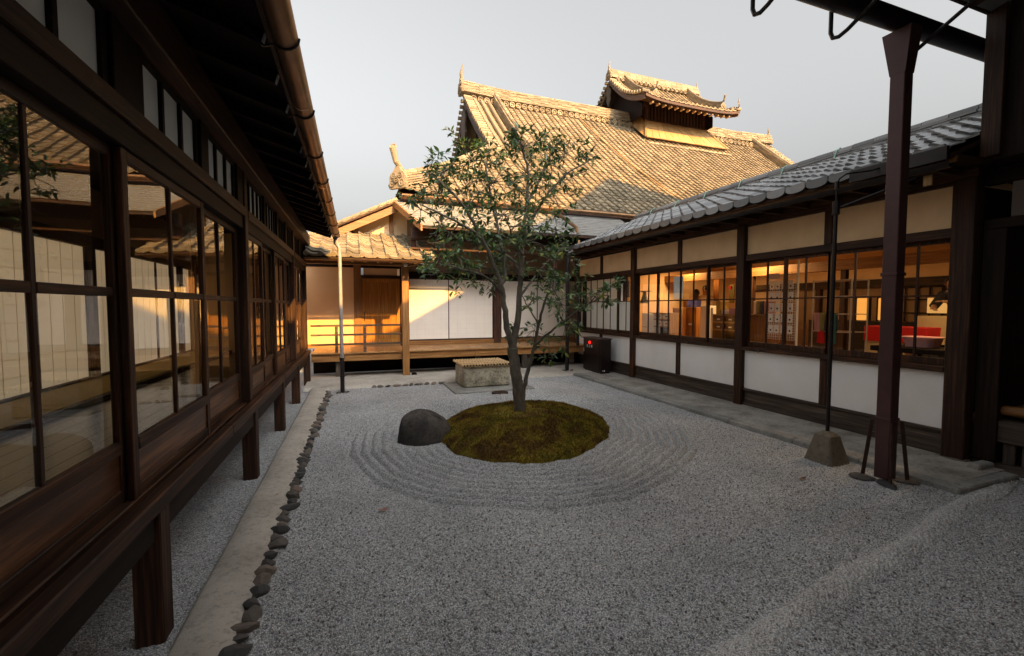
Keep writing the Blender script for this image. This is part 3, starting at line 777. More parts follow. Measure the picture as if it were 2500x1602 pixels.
# wall: panel, door, screens
vb('wall_panel', 'wall_beige', -2.2, .06, WY, WY + .05, .72, 2.62, c=0)
vb('wall_post', 'honey_z', .06, .24, WY - .05, WY + .05, .60, 2.9)
vb('wall_post', 'timber_z', 1.19, 1.40, WY - .05, WY + .05, .60, 2.9)
vb('wall_sill', 'honey_x', -2.2, .059, WY - .02, WY + .06, .626, .719); vb('wall_sill', 'honey_x', .241, 1.189, WY - .03, WY + .06, .626, .69)
vb('wall_sill', 'honey_x', 1.401, 3.739, WY - .05, WY + .05, .626, .74); vb('wall_sill', 'honey_x', 3.951, 6.3, WY - .05, WY + .05, .626, .74)
d_ = vb('door', 'orange_door', .241, 1.189, WY + .0, WY + .035, .691, 2.36)
f = MB()
for (a, b, c0, c1) in ((.243, .33, .692, 2.358), (1.10, 1.187, .692, 2.358), (.331, 1.099, .692, .80), (.331, 1.099, 1.40, 1.47), (.331, 1.099, 2.27, 2.358)): f.box(a, b, WY - .014, WY - .001, c0, c1, .003)
part('door_frame', f, M['orange_door'], d_)
part('handle', MB().box(.295, .312, WY - .026, WY - .0145, 1.28, 1.52, .003), M['black_timber_z'], d_)
vb('lintel', 'timber_x', .241, 1.189, WY - .04, WY + .05, 2.361, 2.44); vb('transom_panel', 'wall_beige', .3, 1.13, WY - .0, WY + .04, 2.441, 2.62, c=0)
vb('wall_head', 'black_timber_x', -2.2, .059, WY - .03, WY + .06, 2.621, 2.80); vb('wall_head', 'black_timber_x', .241, 1.189, WY - .03, WY + .06, 2.621, 2.80)
for (a, b) in ((1.401, 3.739), (3.951, 6.3)): vb('lintel', 'black_timber_x', a, b, WY - .05, WY + .05, 2.39, 2.54)
vb('wall_post', 'timber_z', 3.74, 3.95, WY - .05, WY + .06, .60, 3.2); vb('wall_post', 'black_timber_z', 5.98, 6.12, 10.6, 10.75, 0, 3.0)
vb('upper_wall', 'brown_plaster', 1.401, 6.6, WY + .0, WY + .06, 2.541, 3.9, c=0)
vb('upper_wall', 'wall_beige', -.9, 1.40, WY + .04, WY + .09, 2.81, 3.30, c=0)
def screen(a, b, y):
    f = MB().box(a, a + .022, y - .012, y + .012, .742, 2.388).box(b - .022, b, y - .012, y + .012, .742, 2.388).box(a + .0225, b - .0225, y - .012, y + .012, .742, .775).box(a + .0225, b - .0225, y - .012, y + .012, 2.36, 2.388)
    o = part('paper_screen', f, M['timber_z'], VH)
    bx('paper', M['shoji_paper'], o, a + .023, b - .023, y - .003, y + .003, .776, 2.359)
    l = MB()
    for m in range(1, 5): xx = a + (b - a) * m / 5; l.box(xx - .004, xx + .004, y - .005, y - .0035, .777, 2.358)
    for m in range(1, 12): zz = .776 + 1.583 * m / 12; l.box(a + .024, b - .024, y - .0048, y - .0036, zz - .003, zz + .003)
    part('lattice', l, M['shoji_lattice2'], o, fix=False)
plain('shoji_lattice2', (.79, .71, .62), .9, var=.05)
for a, b, k in ((1.402, 2.48, -.015), (2.46, 3.738, .012), (3.952, 5.08, -.015), (5.06, 6.1, .012)): screen(a, b, WY + k)
# lean-to tile roof on the left
VE = Vector((-.86, 9.72, 2.68)); VU = Vector((0, 2.03, .80)).normalized()
lay_tiles(VH, lambda u, s: VE + Vector((u, 0, 0)) + VU * s, 10, 9, .262, .235, M['tile_veranda'])
part('roof_deck', MB().prism([(-.86, 9.74, 2.655), (-.86, 11.85, 3.488), (-.86, 11.85, 3.45), (-.86, 9.74, 2.615)], (2.66, 0, 0)), M['timber_x'], VH)
for i in range(10): x = -.75 + i * .26; part('rafter', MB().beam((x, 9.78, 2.585), (x, 11.75, 3.36), .05, .06), M['honey_y'], VH)
gt = part('gutter', MB().prism([(-.86, 9.66 + .05 * math.cos(a), 2.625 + .05 * math.sin(a)) for a in np.linspace(math.pi, 2 * math.pi, 9)] + [(-.86, 9.66 + .045 * math.cos(a), 2.625 + .045 * math.sin(a)) for a in np.linspace(2 * math.pi, math.pi, 9)], (2.5, 0, 0)), M['copper'], VH); smooth_angle(gt)
part('lamp_globe', MB().tube([(1.16, 10.24, 2.62), (1.16, 10.22, 2.60), (1.16, 10.19, 2.57), (1.16, 10.17, 2.545)], [.02, .045, .045, .015], 10), M['white_paint'], VH, smooth=True)
# gable of the side wing above the lean-to
part('gable_wall', MB().prism([(-.85, 11.9, 3.301), (1.9, 11.9, 3.301), (1.9, 11.9, 3.95), (1.16, 11.9, 4.22), (-.85, 11.9, 3.36)], (0, .08, 0)), M['cream_plaster'], VH)
part('barge_board', MB().prism([(-.95, 11.45, 3.18), (1.2, 11.45, 4.24), (1.2, 11.45, 4.06), (-.95, 11.45, 3.0)], (0, .05, 0)), M['honey_x'], VH)
part('roof_deck', MB().prism([(-1.05, 11.38, 3.17), (1.2, 11.38, 4.27), (1.2, 11.38, 4.30), (-1.05, 11.38, 3.21)], (0, 3.5, 0)), M['timber_x'], VH)
gs = Vector((2.2, 0, 1.08)).normalized()
lay_tiles(VH, lambda u, s: Vector((-1.02, 14.5 - u, 3.23)) + gs * s, 12, 10, .262, .235, M['tile_veranda'], n_ind=60, eave=False)
bt = MB().tube([(0, 0, 0), (0, .235, 0)], [.062, .056], 8).mesh('verge_tile'); fixnormals(bt)
for i in range(10): 
    p = Vector((-1.0, 11.42, 3.27)) + gs * (i * .236); q = gs; mw = Matrix.Translation(p) @ Vector((0, 1, 0)).rotation_difference(q).to_matrix().to_4x4()
    link('verge_tile', bt, M['tile_veranda'], VH, mw=mw)
for x in (.02, 1.0): vb('gable_strut', 'honey_z', x - .05, x + .05, 11.84, 11.897, 3.28, 3.62 if x < .5 else 4.0)
vb('gable_tie', 'honey_x', -.9, 1.9, 11.845, 11.895, 3.24, 3.30)
# pent roof of thin boards in front of the main eave
top = (Vector((1.0, 11.55, 4.32)), Vector((7.6, 11.55, 4.32))); bot = (Vector((1.46, 9.75, 3.40)), Vector((7.3, 9.75, 3.40)))
nB = 13
for i in range(nB):
    t0, t1 = i / nB, (i + 1.25) / nB
    a, b = bot[0].lerp(top[0], t0), bot[1].lerp(top[1], t0); c, d = bot[1].lerp(top[1], min(t1, 1)), bot[0].lerp(top[0], min(t1, 1))
    up = Vector((0, -.2, .9)); lo = up * .030; hi = up * .012
    xs_ = [0]
    while xs_[-1] < 1: xs_.append(min(1, xs_[-1] + random.uniform(.10, .2)))
    for s0, s1 in zip(xs_[:-1], xs_[1:]):
        e = .0006
        P4 = [a.lerp(b, s0 + e) + lo, a.lerp(b, s1 - e) + lo, d.lerp(c, s1 - e) + hi, d.lerp(c, s0 + e) + hi]
        part('roof_board', MB().prism(P4, (0, 0, -.014)), M['slate_sheet'], VH)
part('roof_deck', MB().prism([bot[0], bot[1], top[1], top[0]], (0, 0, -.05)), M['timber_x'], VH)
part('barge_board', MB().prism([bot[0] + Vector((-.02, -.02, .02)), top[0] + Vector((-.02, 0, .03)), top[0] + Vector((-.02, 0, -.13)), bot[0] + Vector((-.02, -.02, -.11))], (.035, 0, 0)), M['honey_y'], VH)
part('fascia', MB().box(1.45, 7.3, 9.74, 9.775, 3.345, 3.392, .004), M['timber_x'], VH)
x = 1.7
while x < 7.2: part('rafter', MB().beam((x, 9.85, 3.33), (x, 11.7, 4.25), .05, .07), M['timber_y'], VH); x += .42
part('wall_plate', MB().box(1.3, 7.3, 10.24, 10.38, 3.18, 3.44, .005), M['timber_x'], VH)
part('bracket_post', MB().box(1.30, 1.42, 10.345, 10.45, 2.60, 3.17, .005), M['timber_z'], VH)
part('bracket_post', MB().box(4.9, 5.02, 10.345, 10.45, 2.60, 3.17, .005), M['timber_z'], VH)
# copper pipes at the right corner
o = part('downspout', MB().tube([(5.05, 11.2, 4.25), (5.2, 10.6, 4.05), (5.35, 9.95, 3.62), (5.36, 9.85, 3.3), (5.30, 9.8, 2.95)], .045, 10), M['copper'], VH); smooth_angle(o)
o = part('downspout', MB().tube([(5.02, 9.78, 2.96), (5.02, 9.78, .02)], .048, 12), M['dark_metal'], VH); smooth_angle(o)
part('pipe_hopper', MB().tube([(5.15, 9.78, 3.0), (5.02, 9.78, 2.95), (5.02, 9.78, 2.8)], [.06, .07, .05], 10), M['dark_metal'], VH)
o = part('downspout', MB().tube([(5.60, 10.3, 2.9), (5.60, 10.3, .62)], .04, 10), M['dark_metal'], VH); smooth_angle(o)
for i in range(5): link('foot_stone', stone_meshes[i], M['edge_stone'], bp, mw=Matrix.Translation((5.02 + .12 * math.cos(i * 1.26), 9.74 + .1 * math.sin(i * 1.26), .06)) @ Matrix.Diagonal((.06, .05, .03, 1)))

# ------------------------------------------------------------------ main hall with its big tiled roof and smoke vent
MH = thing('main_hall', 'large hall with golden sunlit tiled hip-and-gable roof behind the veranda', 'building', (13, 19, 0))
EY, EZ, RY, RZ = 11.3, 4.42, 19.0, 10.68
def roof_z(y):
    t = (y - EY) / (RY - EY); return EZ + (RZ - EZ) * (.80 * t + .20 * t * t)
# arc-length table for the curved slope
_ty = np.linspace(EY, RY, 200); _tz = np.array([roof_z(y) for y in _ty]); _ts = np.concatenate([[0], np.cumsum(np.hypot(np.diff(_ty), np.diff(_tz)))])
XA, XB = 1.15, 26.0; VXL, VXR, HY = 4.75, 22.3, 14.8
def edge_l(y): return XA + (VXL - XA) * min(1, (y - EY) / (HY - EY))
def edge_r(y): return XB - (XB - VXR) * min(1, (y - EY) / (HY - EY))
def lift(x, y):                                            # corners sweep up a little
    d = max(0, 1 - (x - XA) / 3.0); return .18 * d * d * max(0, 1 - (y - EY) / 2.5)
def PM(u, s):
    y = float(np.interp(s, _ts, _ty)) if s <= _ts[-1] else RY + (s - _ts[-1]); x = XA + u
    return Vector((x, y, roof_z(min(y, RY)) + lift(x, y)))
def keep_main(p):
    if not (edge_l(p.y) - .02 < p.x < edge_r(p.y)): return False
    if p.y > RY - .12: return False
    if 13.1 < p.x < 18.0 and p.y > 17.75: return False
    return True
TW = .27
lay_tiles(MH, PM, int((XB - XA) / TW), int(_ts[-1] / .25) + 1, TW, .25, M['tile_gold'], keep_main)
# roof deck under the tiles
f = MB(); ysr = np.linspace(EY + .02, RY, 24); V = []
for y in ysr:
    for k in range(13):
        x = edge_l(y) + (edge_r(y) - edge_l(y)) * k / 12; V.append((x, y, roof_z(y) + lift(x, y) - .015))
f.add(V, [(j * 13 + i, j * 13 + i + 1, (j + 1) * 13 + i + 1, (j + 1) * 13 + i) for j in range(23) for i in range(12)])
part('roof_deck', f, M['tile_gold'], MH)
# back slope and side skirts close the volume
f = MB()
zb = roof_z(HY)
f.add([(VXL, RY, RZ), (VXR, RY, RZ), (VXR, 23.2, zb), (VXL, 23.2, zb)], [(0, 1, 2, 3)]); f.add([(VXL, 23.2, zb), (VXR, 23.2, zb), (XB, 26.7, EZ), (XA, 26.7, EZ)], [(0, 1, 2, 3)])
f.add([(XA, EY, EZ + .16), (VXL, HY, zb - .02), (VXL, 23.2, zb - .02), (XA, 26.7, EZ)], [(0, 1, 2, 3)])
f.add([(XB, EY, EZ), (VXR, HY, zb - .02), (VXR, 23.2, zb - .02), (XB, 26.7, EZ)], [(0, 1, 2, 3)])
part('roof_slope', f, M['tile_gold'], MH)
part('wall', MB().box(2.2, 25, 12.4, 25.6, 0, 4.35), M['brown_plaster'], MH, fix=False)
part('eave_soffit', MB().prism([(XA + .05, EY + .05, EZ - .10), (XA + .05, 12.42, EZ + .78), (XA + .05, 12.42, EZ + .70), (XA + .05, EY + .05, EZ - .16)], (24.5, 0, 0)), M['timber_x'], MH)
# gable (recessed, faces left) with barge boards and pendant
for (vx, sg) in ((VXL, -1), (VXR, 1)):
    gx0 = vx - sg * .75
    part('gable_boards', MB().add([(gx0, HY + .3, zb - .3), (gx0, RY, RZ - .35), (gx0, 23.2 - .3, zb - .3)], [(0, 1, 2)]), M['black_timber_z'], MH)
    bb = MB()
    for y0, y1 in zip(np.linspace(HY, RY, 9)[:-1], np.linspace(HY, RY, 9)[1:]):
        for (ya_, yb_) in ((y0, y1), (2 * RY - y0, 2 * RY - y1)):
            za, zbb = roof_z(y0) - .06, roof_z(y1) - .06
            bb.prism([(vx + sg * .0, ya_, za), (vx, yb_, zbb), (vx, yb_, zbb - .42), (vx, ya_, za - .40)], (-sg * .10, 0, 0))
    part('barge_board', bb, M['timber_y'], MH)
    part('gable_pendant', MB().prism([(vx + sg * .02, RY + a * .42, RZ - .62 - b) for a, b in ((-.5, 0), (-1, .35), (-.7, .7), (-.9, 1.0), (-.3, 1.35), (0, 1.75), (.3, 1.35), (.9, 1.0), (.7, .7), (1, .35), (.5, 0))], (sg * .07, 0, 0)), M['grey_timber_z'], MH)
    # verge tiles: short round tiles laid across the edge, two parallel rolls behind them
    vt = MB().tube([(-.16, 0, 0), (.20, 0, 0)], [.085, .08], 8).disc((-.165, 0, 0), (-1, 0, 0), .09, .02, 10).mesh('verge_tile'); fixnormals(vt)
    s = _ts[-1] - .3
    while s > float(np.interp(HY, _ty, _ts)):
        y = float(np.interp(s, _ts, _ty))
        for yy in ((y, 2 * RY - y) if sg < 0 else (y,)):
            mw = Matrix.Translation((vx - sg * .05, yy, roof_z(y) + .11))
            if sg > 0: mw = mw @ Matrix.Rotation(math.pi, 4, 'Z')
            link('verge_tile', vt, M['tile_gold'], MH, mw=mw)
        s -= .25
    for off in (.36, .66, .96):
        pts = [(vx - sg * off, y, roof_z(y) + .10) for y in np.linspace(HY + .2, RY - .1, 14)]
        o = part('tile_roll', MB().tube(pts, .085, 8), M['tile_gold'], MH); smooth_angle(o)
    dl = [(vx - sg * 1.32, y, roof_z(y) + .02) for y in np.linspace(HY - .6, RY - .1, 12)]
    ridge(MH, dl, M['tile_gold'], .30, .42, 7, .3, .08, 'descending_ridge')
# hip ridges
for pts in ([(edge_l(y), y, roof_z(y) + lift(edge_l(y), y)) for y in np.linspace(EY + .05, HY, 8)], [(edge_r(y), y, roof_z(y)) for y in np.linspace(EY + .05, HY, 8)]):
    ridge(MH, pts, M['tile_gold'], .28, .30, 5, .3, .08, 'hip_ridge')
ornament(MH, (XA + .02, EY - .0, EZ + .12), (-.7, -.7, 0), M['tile_gold'], .95)
# main ridge: tall stack of flat tiles with a row of round end tiles below
ridge(MH, [(VXL - .1, RY, RZ + .12), (6.5, RY, RZ + .02), (13, RY, RZ - .0), (20, RY, RZ + .02), (VXR + .1, RY, RZ + .12)], M['tile_gold'], .60, .47, 8, .34, .09, 'main_ridge', .018)
rd = MB().disc((0, 0, 0), (0, -1, .15), .125, .22, 14).mesh('round_tile'); fixnormals(rd)
x = VXL + .3
while x < VXR:
    if not 13.3 < x < 17.3: link('round_tile', rd, M['tile_gold'], MH, mw=Matrix.Translation((x, RY - .42, roof_z(RY - .42) + .22)))
    x += .29
ornament(MH, (VXL - .1, RY, RZ + .1), (-1, 0, 0), M['tile_gold'], 1.15, False)
ornament(MH, (VXR + .1, RY, RZ + .1), (1, 0, 0), M['tile_gold'], .9, False)
# eave gutter of the main roof
o = part('gutter', MB().tube([(XA + .05, EY - .12, EZ - .06), (8.2, EY - .12, EZ - .10)], .055, 8), M['copper'], MH); smooth_angle(o)
# lightning conductor lying down the slope
o = part('conductor_cable', MB().tube([PM(8.9 + .9 * (1 - s / _ts[-1]), s) + Vector((0, -.03, .08)) for s in np.linspace(.5, _ts[-1] - .2, 30)], .028, 5), M['pale_board'], MH)

# smoke vent
SV = thing('dummy', 'x', 'x'); bpy.data.objects.remove(SV)
BX0, BX1, BYF, BZ0, BZ1 = 13.49, 17.01, 18.2, 10.57, 11.58
sv = part('smoke_vent', MB().box(BX0 + .12, BX1 - .12, BYF + .14, 20.6, 9.2, BZ1), M['black_timber_z'], MH, fix=False)
for z0, z1 in ((BZ0, BZ0 + .10), (BZ1 - .12, BZ1 + .1)):
    part('vent_frame', MB().box(BX0 - .04, BX1 + .04, BYF - .03, BYF + .11, z0, z1, .01), M['timber_x'], sv)
    part('vent_frame', MB().box(BX0 - .03, BX0 + .11, BYF + .12, 20.4, z0, z1, .01), M['timber_y'], sv)
for x in (BX0, BX1): part('vent_post', MB().box(x - .08, x + .08, BYF - .05, BYF + .10, BZ0 - .05, BZ1 + .12, .01), M['timber_z'], sv)
n = 17
for i in range(n):
    x = BX0 + .18 + (BX1 - BX0 - .36) * i / (n - 1); part('vent_slat', MB().box(x - .05, x + .05, BYF + .0, BYF + .05, BZ0 + .101, BZ1 - .121), M['timber_z'], sv, fix=False)
for i in range(7):
    y = BYF + .25 + i * .2; part('vent_slat', MB().box(BX0 + .0, BX0 + .05, y - .04, y + .04, BZ0 + .101, BZ1 - .121), M['timber_z'], sv, fix=False)
# sloping board skirt
sk_t = (Vector((BX0 - .05, BYF - .04, BZ0)), Vector((BX1 + .05, BYF - .04, BZ0))); sk_b = (Vector((13.06, 17.6, 9.56)), Vector((18.02, 17.6, 9.56)))
nb = 12
for i in range(nb):
    for (r0, r1) in ((0, .53), (.54, 1.0)):
        a, b = sk_b[0].lerp(sk_b[1], i / nb + .0015), sk_b[0].lerp(sk_b[1], (i + 1) / nb - .0015); c, d = sk_t[0].lerp(sk_t[1], (i + 1) / nb - .0015), sk_t[0].lerp(sk_t[1], i / nb + .0015)
        jz = random.uniform(-.008, .008)
        part('skirt_board', MB().prism([a.lerp(d, r0), b.lerp(c, r0), b.lerp(c, r1), a.lerp(d, r1)], (0, -.03 + jz, .02)), M['pale_board'], sv)
part('skirt_backing', MB().prism([sk_b[0], sk_b[1], sk_t[1], sk_t[0]], (0, .1, -.02)), M['timber_x'], sv)
for i in range(6):
    a = Vector((13.06, 17.6, 9.56)).lerp(Vector((13.06, 19, 10.75)), i / 6); b = Vector((13.06, 17.6, 9.56)).lerp(Vector((13.06, 19, 10.75)), (i + 1) / 6 - .004)
    c = Vector((BX0 - .02, BYF, BZ0)).lerp(Vector((BX0 - .02, 19, BZ0 + .8)), (i + 1) / 6 - .004); d = Vector((BX0 - .02, BYF, BZ0)).lerp(Vector((BX0 - .02, 19, BZ0 + .8)), i / 6)
    part('skirt_board', MB().prism([a, b, c, d], (-.03, 0, .02)), M['pale_board'], sv)
part('skirt_trim', MB().beam(sk_b[0] + Vector((0, -.04, .02)), sk_t[0] + Vector((0, -.04, .02)), .09, .06), M['pale_board'], sv)
part('skirt_trim', MB().beam(sk_b[1] + Vector((0, -.04, .02)), sk_t[1] + Vector((0, -.04, .02)), .09, .06), M['pale_board'], sv)
fl = MB()
for i in range(17): x = 13.1 + i * .29; fl.box(x, x + .265, 17.34 + random.uniform(-.01, .01), 17.62, roof_z(17.34) + .08, roof_z(17.34) + .14)
part('flashing_tiles', fl, M['tile_gold'], sv)
# its own little tiled roof
CX0, CX1, CEY, CRY, CEZ, CRZ = 12.36, 17.78, 16.65, 19.6, 10.92, 13.0
def cz(y): t = (y - CEY) / (CRY - CEY); return CEZ + (CRZ - CEZ) * (.38 * t + .62 * t * t)
cy_ = np.linspace(CEY, CRY, 60); czz = np.array([cz(y) for y in cy_]); cs_ = np.concatenate([[0], np.cumsum(np.hypot(np.diff(cy_), np.diff(czz)))])
def clift(x): e = abs((x - (CX0 + CX1) / 2) / ((CX1 - CX0) / 2)); return .17 * e ** 4
def PC(u, s):
    y = float(np.interp(s, cs_, cy_)); x = CX0 + .12 + u; return Vector((x, y, cz(y) + clift(x) * max(0, 1 - (y - CEY) / 1.6)))
lay_tiles(sv, PC, 19, int(cs_[-1] / .24), .265, .24, M['tile_gold'], n_ind=0)
f = MB(); V = []
for y in np.linspace(CEY, CRY, 10):
    for k in range(9): x = CX0 + (CX1 - CX0) * k / 8; V.append((x, y, cz(y) + clift(x) * max(0, 1 - (y - CEY) / 1.6) - .01))
f.add(V, [(j * 9 + i, j * 9 + i + 1, (j + 1) * 9 + i + 1, (j + 1) * 9 + i) for j in range(9) for i in range(8)])
nv = len(f.v); f.add([(x, y, z - .16) for x, y, z in V], [(j * 9 + i, (j + 1) * 9 + i, (j + 1) * 9 + i + 1, j * 9 + i + 1) for j in range(9) for i in range(8)])
f.add([(CX0, CRY, CRZ), (CX1, CRY, CRZ), (CX1, 22.5, CEZ + .2), (CX0, 22.5, CEZ + .2)], [(0, 1, 2, 3)])
part('vent_roof', f, M['timber_x'], sv, fix=False)
part('vent_fascia', MB().add([(CX0 + (CX1 - CX0) * k / 16, CEY + .02, CEZ + clift(CX0 + (CX1 - CX0) * k / 16) - .02 - .12 * h) for h in (0, 1) for k in range(17)], [(k, k + 1, 18 + k, 17 + k) for k in range(16)]), M['timber_x'], sv)
for i in range(14):
    x = CX0 + .45 + i * .34; part('rafter_end', MB().box(x - .035, x + .035, CEY + .10, CEY + .32, CEZ + clift(x) * .8 - .24, CEZ + clift(x) * .8 - .17), M['pale_board'], sv, fix=False)
part('vent_eave', MB().prism([(CX0 + .5, CEY + .15, CEZ - .14), (CX0 + .5, BYF, BZ1 + .1), (CX0 + .5, BYF, BZ1 + .16), (CX0 + .5, CEY + .15, CEZ - .05)], (CX1 - CX0 - .85, 0, 0)), M['timber_x'], sv)
for vx, sg in ((CX0, -1), (CX1, 1)):
    bb = MB(); yy = np.linspace(CEY + .1, CRY, 12)
    for a, b in zip(yy[:-1], yy[1:]):
        for (p, q) in ((a, b), (2 * CRY - a, 2 * CRY - b)):
            la, lb_ = [clift(vx) * max(0, 1 - (m - CEY) / 1.6) for m in (a, b)]
            bb.prism([(vx + sg * .02, p, cz(a) + la - .03), (vx + sg * .02, q, cz(b) + lb_ - .03), (vx + sg * .02, q, cz(b) + lb_ - .27), (vx + sg * .02, p, cz(a) + la - .25)], (-sg * .06, 0, 0))
    part('barge_board', bb, M['rail_wood'], sv)
    vt2 = MB()
    for s in np.arange(.15, cs_[-1] - .1, .23):
        y = float(np.interp(s, cs_, cy_)); z = cz(y) + clift(vx) * max(0, 1 - (y - CEY) / 1.6) + .09
        for yq in (y, 2 * CRY - y): vt2.tube([(vx + sg * .14, yq, z), (vx - sg * .26, yq, z)], [.085, .08], 8)
    tag(part('verge_tiles', vt2, M['tile_gold'], sv), kind='stuff')
    for off in (.36,):
        o = part('tile_roll', MB().tube([(vx - sg * off, y, cz(y) + clift(vx - sg * off) * max(0, 1 - (y - CEY) / 1.6) + .10) for y in np.linspace(CEY + .1, CRY - .1, 14)], .08, 8), M['tile_gold'], sv); smooth_angle(o)
    part('gable_boards', MB().add([(vx - sg * .6, CEY + 1.1, CEZ + .2), (vx - sg * .6, CRY, CRZ - .3), (vx - sg * .6, 2 * CRY - CEY - 1.1, CEZ + .2), (vx - sg * .6, 2 * CRY - CEY - 1.1, 10.6), (vx - sg * .6, CEY + 1.1, 10.6)], [(0, 1, 2, 3, 4)]), M['black_timber_z'], sv)
    # curved descending ridge with an upright ornament at its foot
    pts = [(vx - sg * .75, y, cz(y) + .06 + clift(vx - sg * .75) * max(0, 1 - (y - CEY) / 1.6)) for y in np.linspace(CEY + .35, CRY - .2, 10)]
    rf = MB()
    for k in range(5):
        for a, b in zip(pts[:-1], pts[1:]): rf.beam(Vector(a) + Vector((0, 0, .05 + .06 * k)), Vector(b) + Vector((0, 0, .05 + .06 * k)), .24 - .02 * k, .05)
    rf.tube([Vector(p) + Vector((0, 0, .36)) for p in pts], .06, 8)
    part('descending_ridge', rf, M['tile_gold'], sv)
    ornament(sv, Vector(pts[0]) + Vector((0, 0, .02)), (0, -1, 0), M['tile_gold'], .62)
rg = MB()
for k in range(5):
    for i in range(15): x0 = CX0 + (CX1 - CX0) * i / 15; rg.box(x0 + .005, x0 + (CX1 - CX0) / 15 - .005, CRY - .22 + .02 * k, CRY + .22 - .02 * k, CRZ + .05 + .075 * k, CRZ + .115 + .075 * k)
rg.tube([(CX0, CRY, CRZ + .45), (CX1, CRY, CRZ + .45)], .08, 8)
for i in range(18): rg.disc((CX0 + .3 + i * .275, CRY - .30, CRZ - .02), (0, -1, .1), .1, .15, 10)
part('vent_ridge', rg, M['tile_gold'], sv)
ornament(sv, (CX0 - .02, CRY, CRZ), (-1, 0, 0), M['tile_gold'], .85, False); ornament(sv, (CX1 + .02, CRY, CRZ), (1, 0, 0), M['tile_gold'], .7, False)
ornament(sv, (CX1 - .1, CEY + .02, CEZ + .32), (.6, -.7, 0), M['tile_gold'], .4, False)
part('gable_pendant', MB().prism([(CX0 - .04, CRY + a * .2, CRZ - .45 - b * .6) for a, b in ((-.5, 0), (-1, .35), (-.7, .7), (-.9, 1.0), (0, 1.5), (.9, 1.0), (.7, .7), (1, .35), (.5, 0))], (-.05, 0, 0)), M['grey_timber_z'], sv)
part('gable_brace', MB().beam((CX0 + .7, BYF - .1, BZ0 + .35), (BX0, BYF - .1, BZ1), .1, .14).beam((BX0 - .6, CEY + 1.0, BZ1 - .02), (BX0 + .1, CEY + 1.0, BZ1 - .02), .14, .14), M['timber_x'], sv)

# ------------------------------------------------------------------ right wing (shop) and its corridor roof
RW = thing('shop_wing', 'low timber wing with white plaster panels, shop windows and grey tiled roof', 'building', (7.5, 6.5, 0))
XW = 5.95
def rb(name, mat, *b, c=.004, parent=None): return bx(name, M[mat], parent or RW, *b, c=c)
rposts = [(2.70, .19), (5.45, .15), (8.35, .14), (10.98, .14)]
for y, w in rposts: rb('post', 'timber_z', XW - .06, XW + .09, y - w / 2, y + w / 2, .05, 2.95, c=.008)
rbays = [(2.80, 5.37), (5.53, 8.275), (8.425, 10.905)]
studs = [4.09, 6.90, 9.72]
for (a, b), s in zip(rbays, studs):
    rb('base_beam', 'grey_timber_y', XW + .0, XW + .10, a, b, .03, .115); rb('skirt_board', 'grey_timber_y', XW + .02, XW + .06, a, b, .116, .295)
    rb('skirt_rail', 'grey_timber_y', XW - .012, XW + .05, a, b, .296, .33)
    rb('lower_stud', 'timber_z', XW - .02, XW + .06, s - .05, s + .05, .331, .945) ; rb('upper_stud', 'timber_z', XW - .02, XW + .06, s - .05, s + .05, 2.471, 2.909)
    for p, q in ((a, s - .051), (s + .051, b)):
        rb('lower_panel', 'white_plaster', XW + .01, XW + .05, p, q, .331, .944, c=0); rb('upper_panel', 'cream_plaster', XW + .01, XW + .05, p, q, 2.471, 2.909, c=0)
    rb('sill', 'timber_y', XW - .055, XW + .08, a, b, .946, 1.005, c=.006); rb('window_head', 'timber_y', XW - .03, XW + .09, a, b, 2.37, 2.47, c=.005)
    n = 4; w = (b - a) / n
    for i in range(n):
        p, q = a + i * w - (.015 if i else 0), a + (i + 1) * w + (.015 if i < n - 1 else 0); xo = XW + (.02 if i in (1, 2) else .055); x1 = xo + .028
        f = MB(); s_ = .032
        f.box(xo, x1, p, p + s_, 1.006, 2.369, .003).box(xo, x1, q - s_, q, 1.006, 2.369, .003)
        f.box(xo + .002, x1 - .002, p + s_ + .0005, q - s_ - .0005, 1.007, 1.085, .003).box(xo + .002, x1 - .002, p + s_ + .0005, q - s_ - .0005, 2.325, 2.368, .003)
        m = (p + q) / 2; f.box(xo + .004, x1 - .004, m - .011, m + .011, 1.086, 2.324)
        for (g0, g1) in ((p + s_ + .0005, m - .0115), (m + .0115, q - s_ - .0005)): f.box(xo + .004, x1 - .004, g0, g1, 1.755, 1.775)
        o = part('window_sash', f, M['timber_z'], RW)
        far = a > 8
        for gi, (g0, g1) in enumerate(((p + s_, m - .011), (m + .011, q - s_))):
            for z0, z1 in ((1.086, 1.754), (1.776, 2.324)):
                tl = random.uniform(-.002, .002); xm = (xo + x1) / 2
                mt = M['glass_right']
                if far and (z0 < 1.5 or i > 0): mt = M['frosted_low'] if z0 < 1.5 else M['frosted_up']
                part('pane', MB().add([(xm + tl, g0, z0), (xm - tl, g1, z0), (xm - tl, g1, z1), (xm + tl, g0, z1)], [(0, 1, 2, 3)]), mt, o, fix=False)
rb('wall_plate', 'timber_y', XW - .05, XW + .1, 2.6, 11.05, 2.951, 3.06); 
for (a, b) in rbays: rb('panel_head', 'timber_y', XW - .03, XW + .09, a, b, 2.91, 2.949)
for i, (yy, zz) in enumerate(((8.05, .98), (6.6, .98), (5.05, .975), (8.9, .98))): part('sill_peg', MB().tube([(XW - .055, yy, zz - .01), (XW - .085, yy, zz - .01)], .022, 8), M['grey_timber_y'], RW)
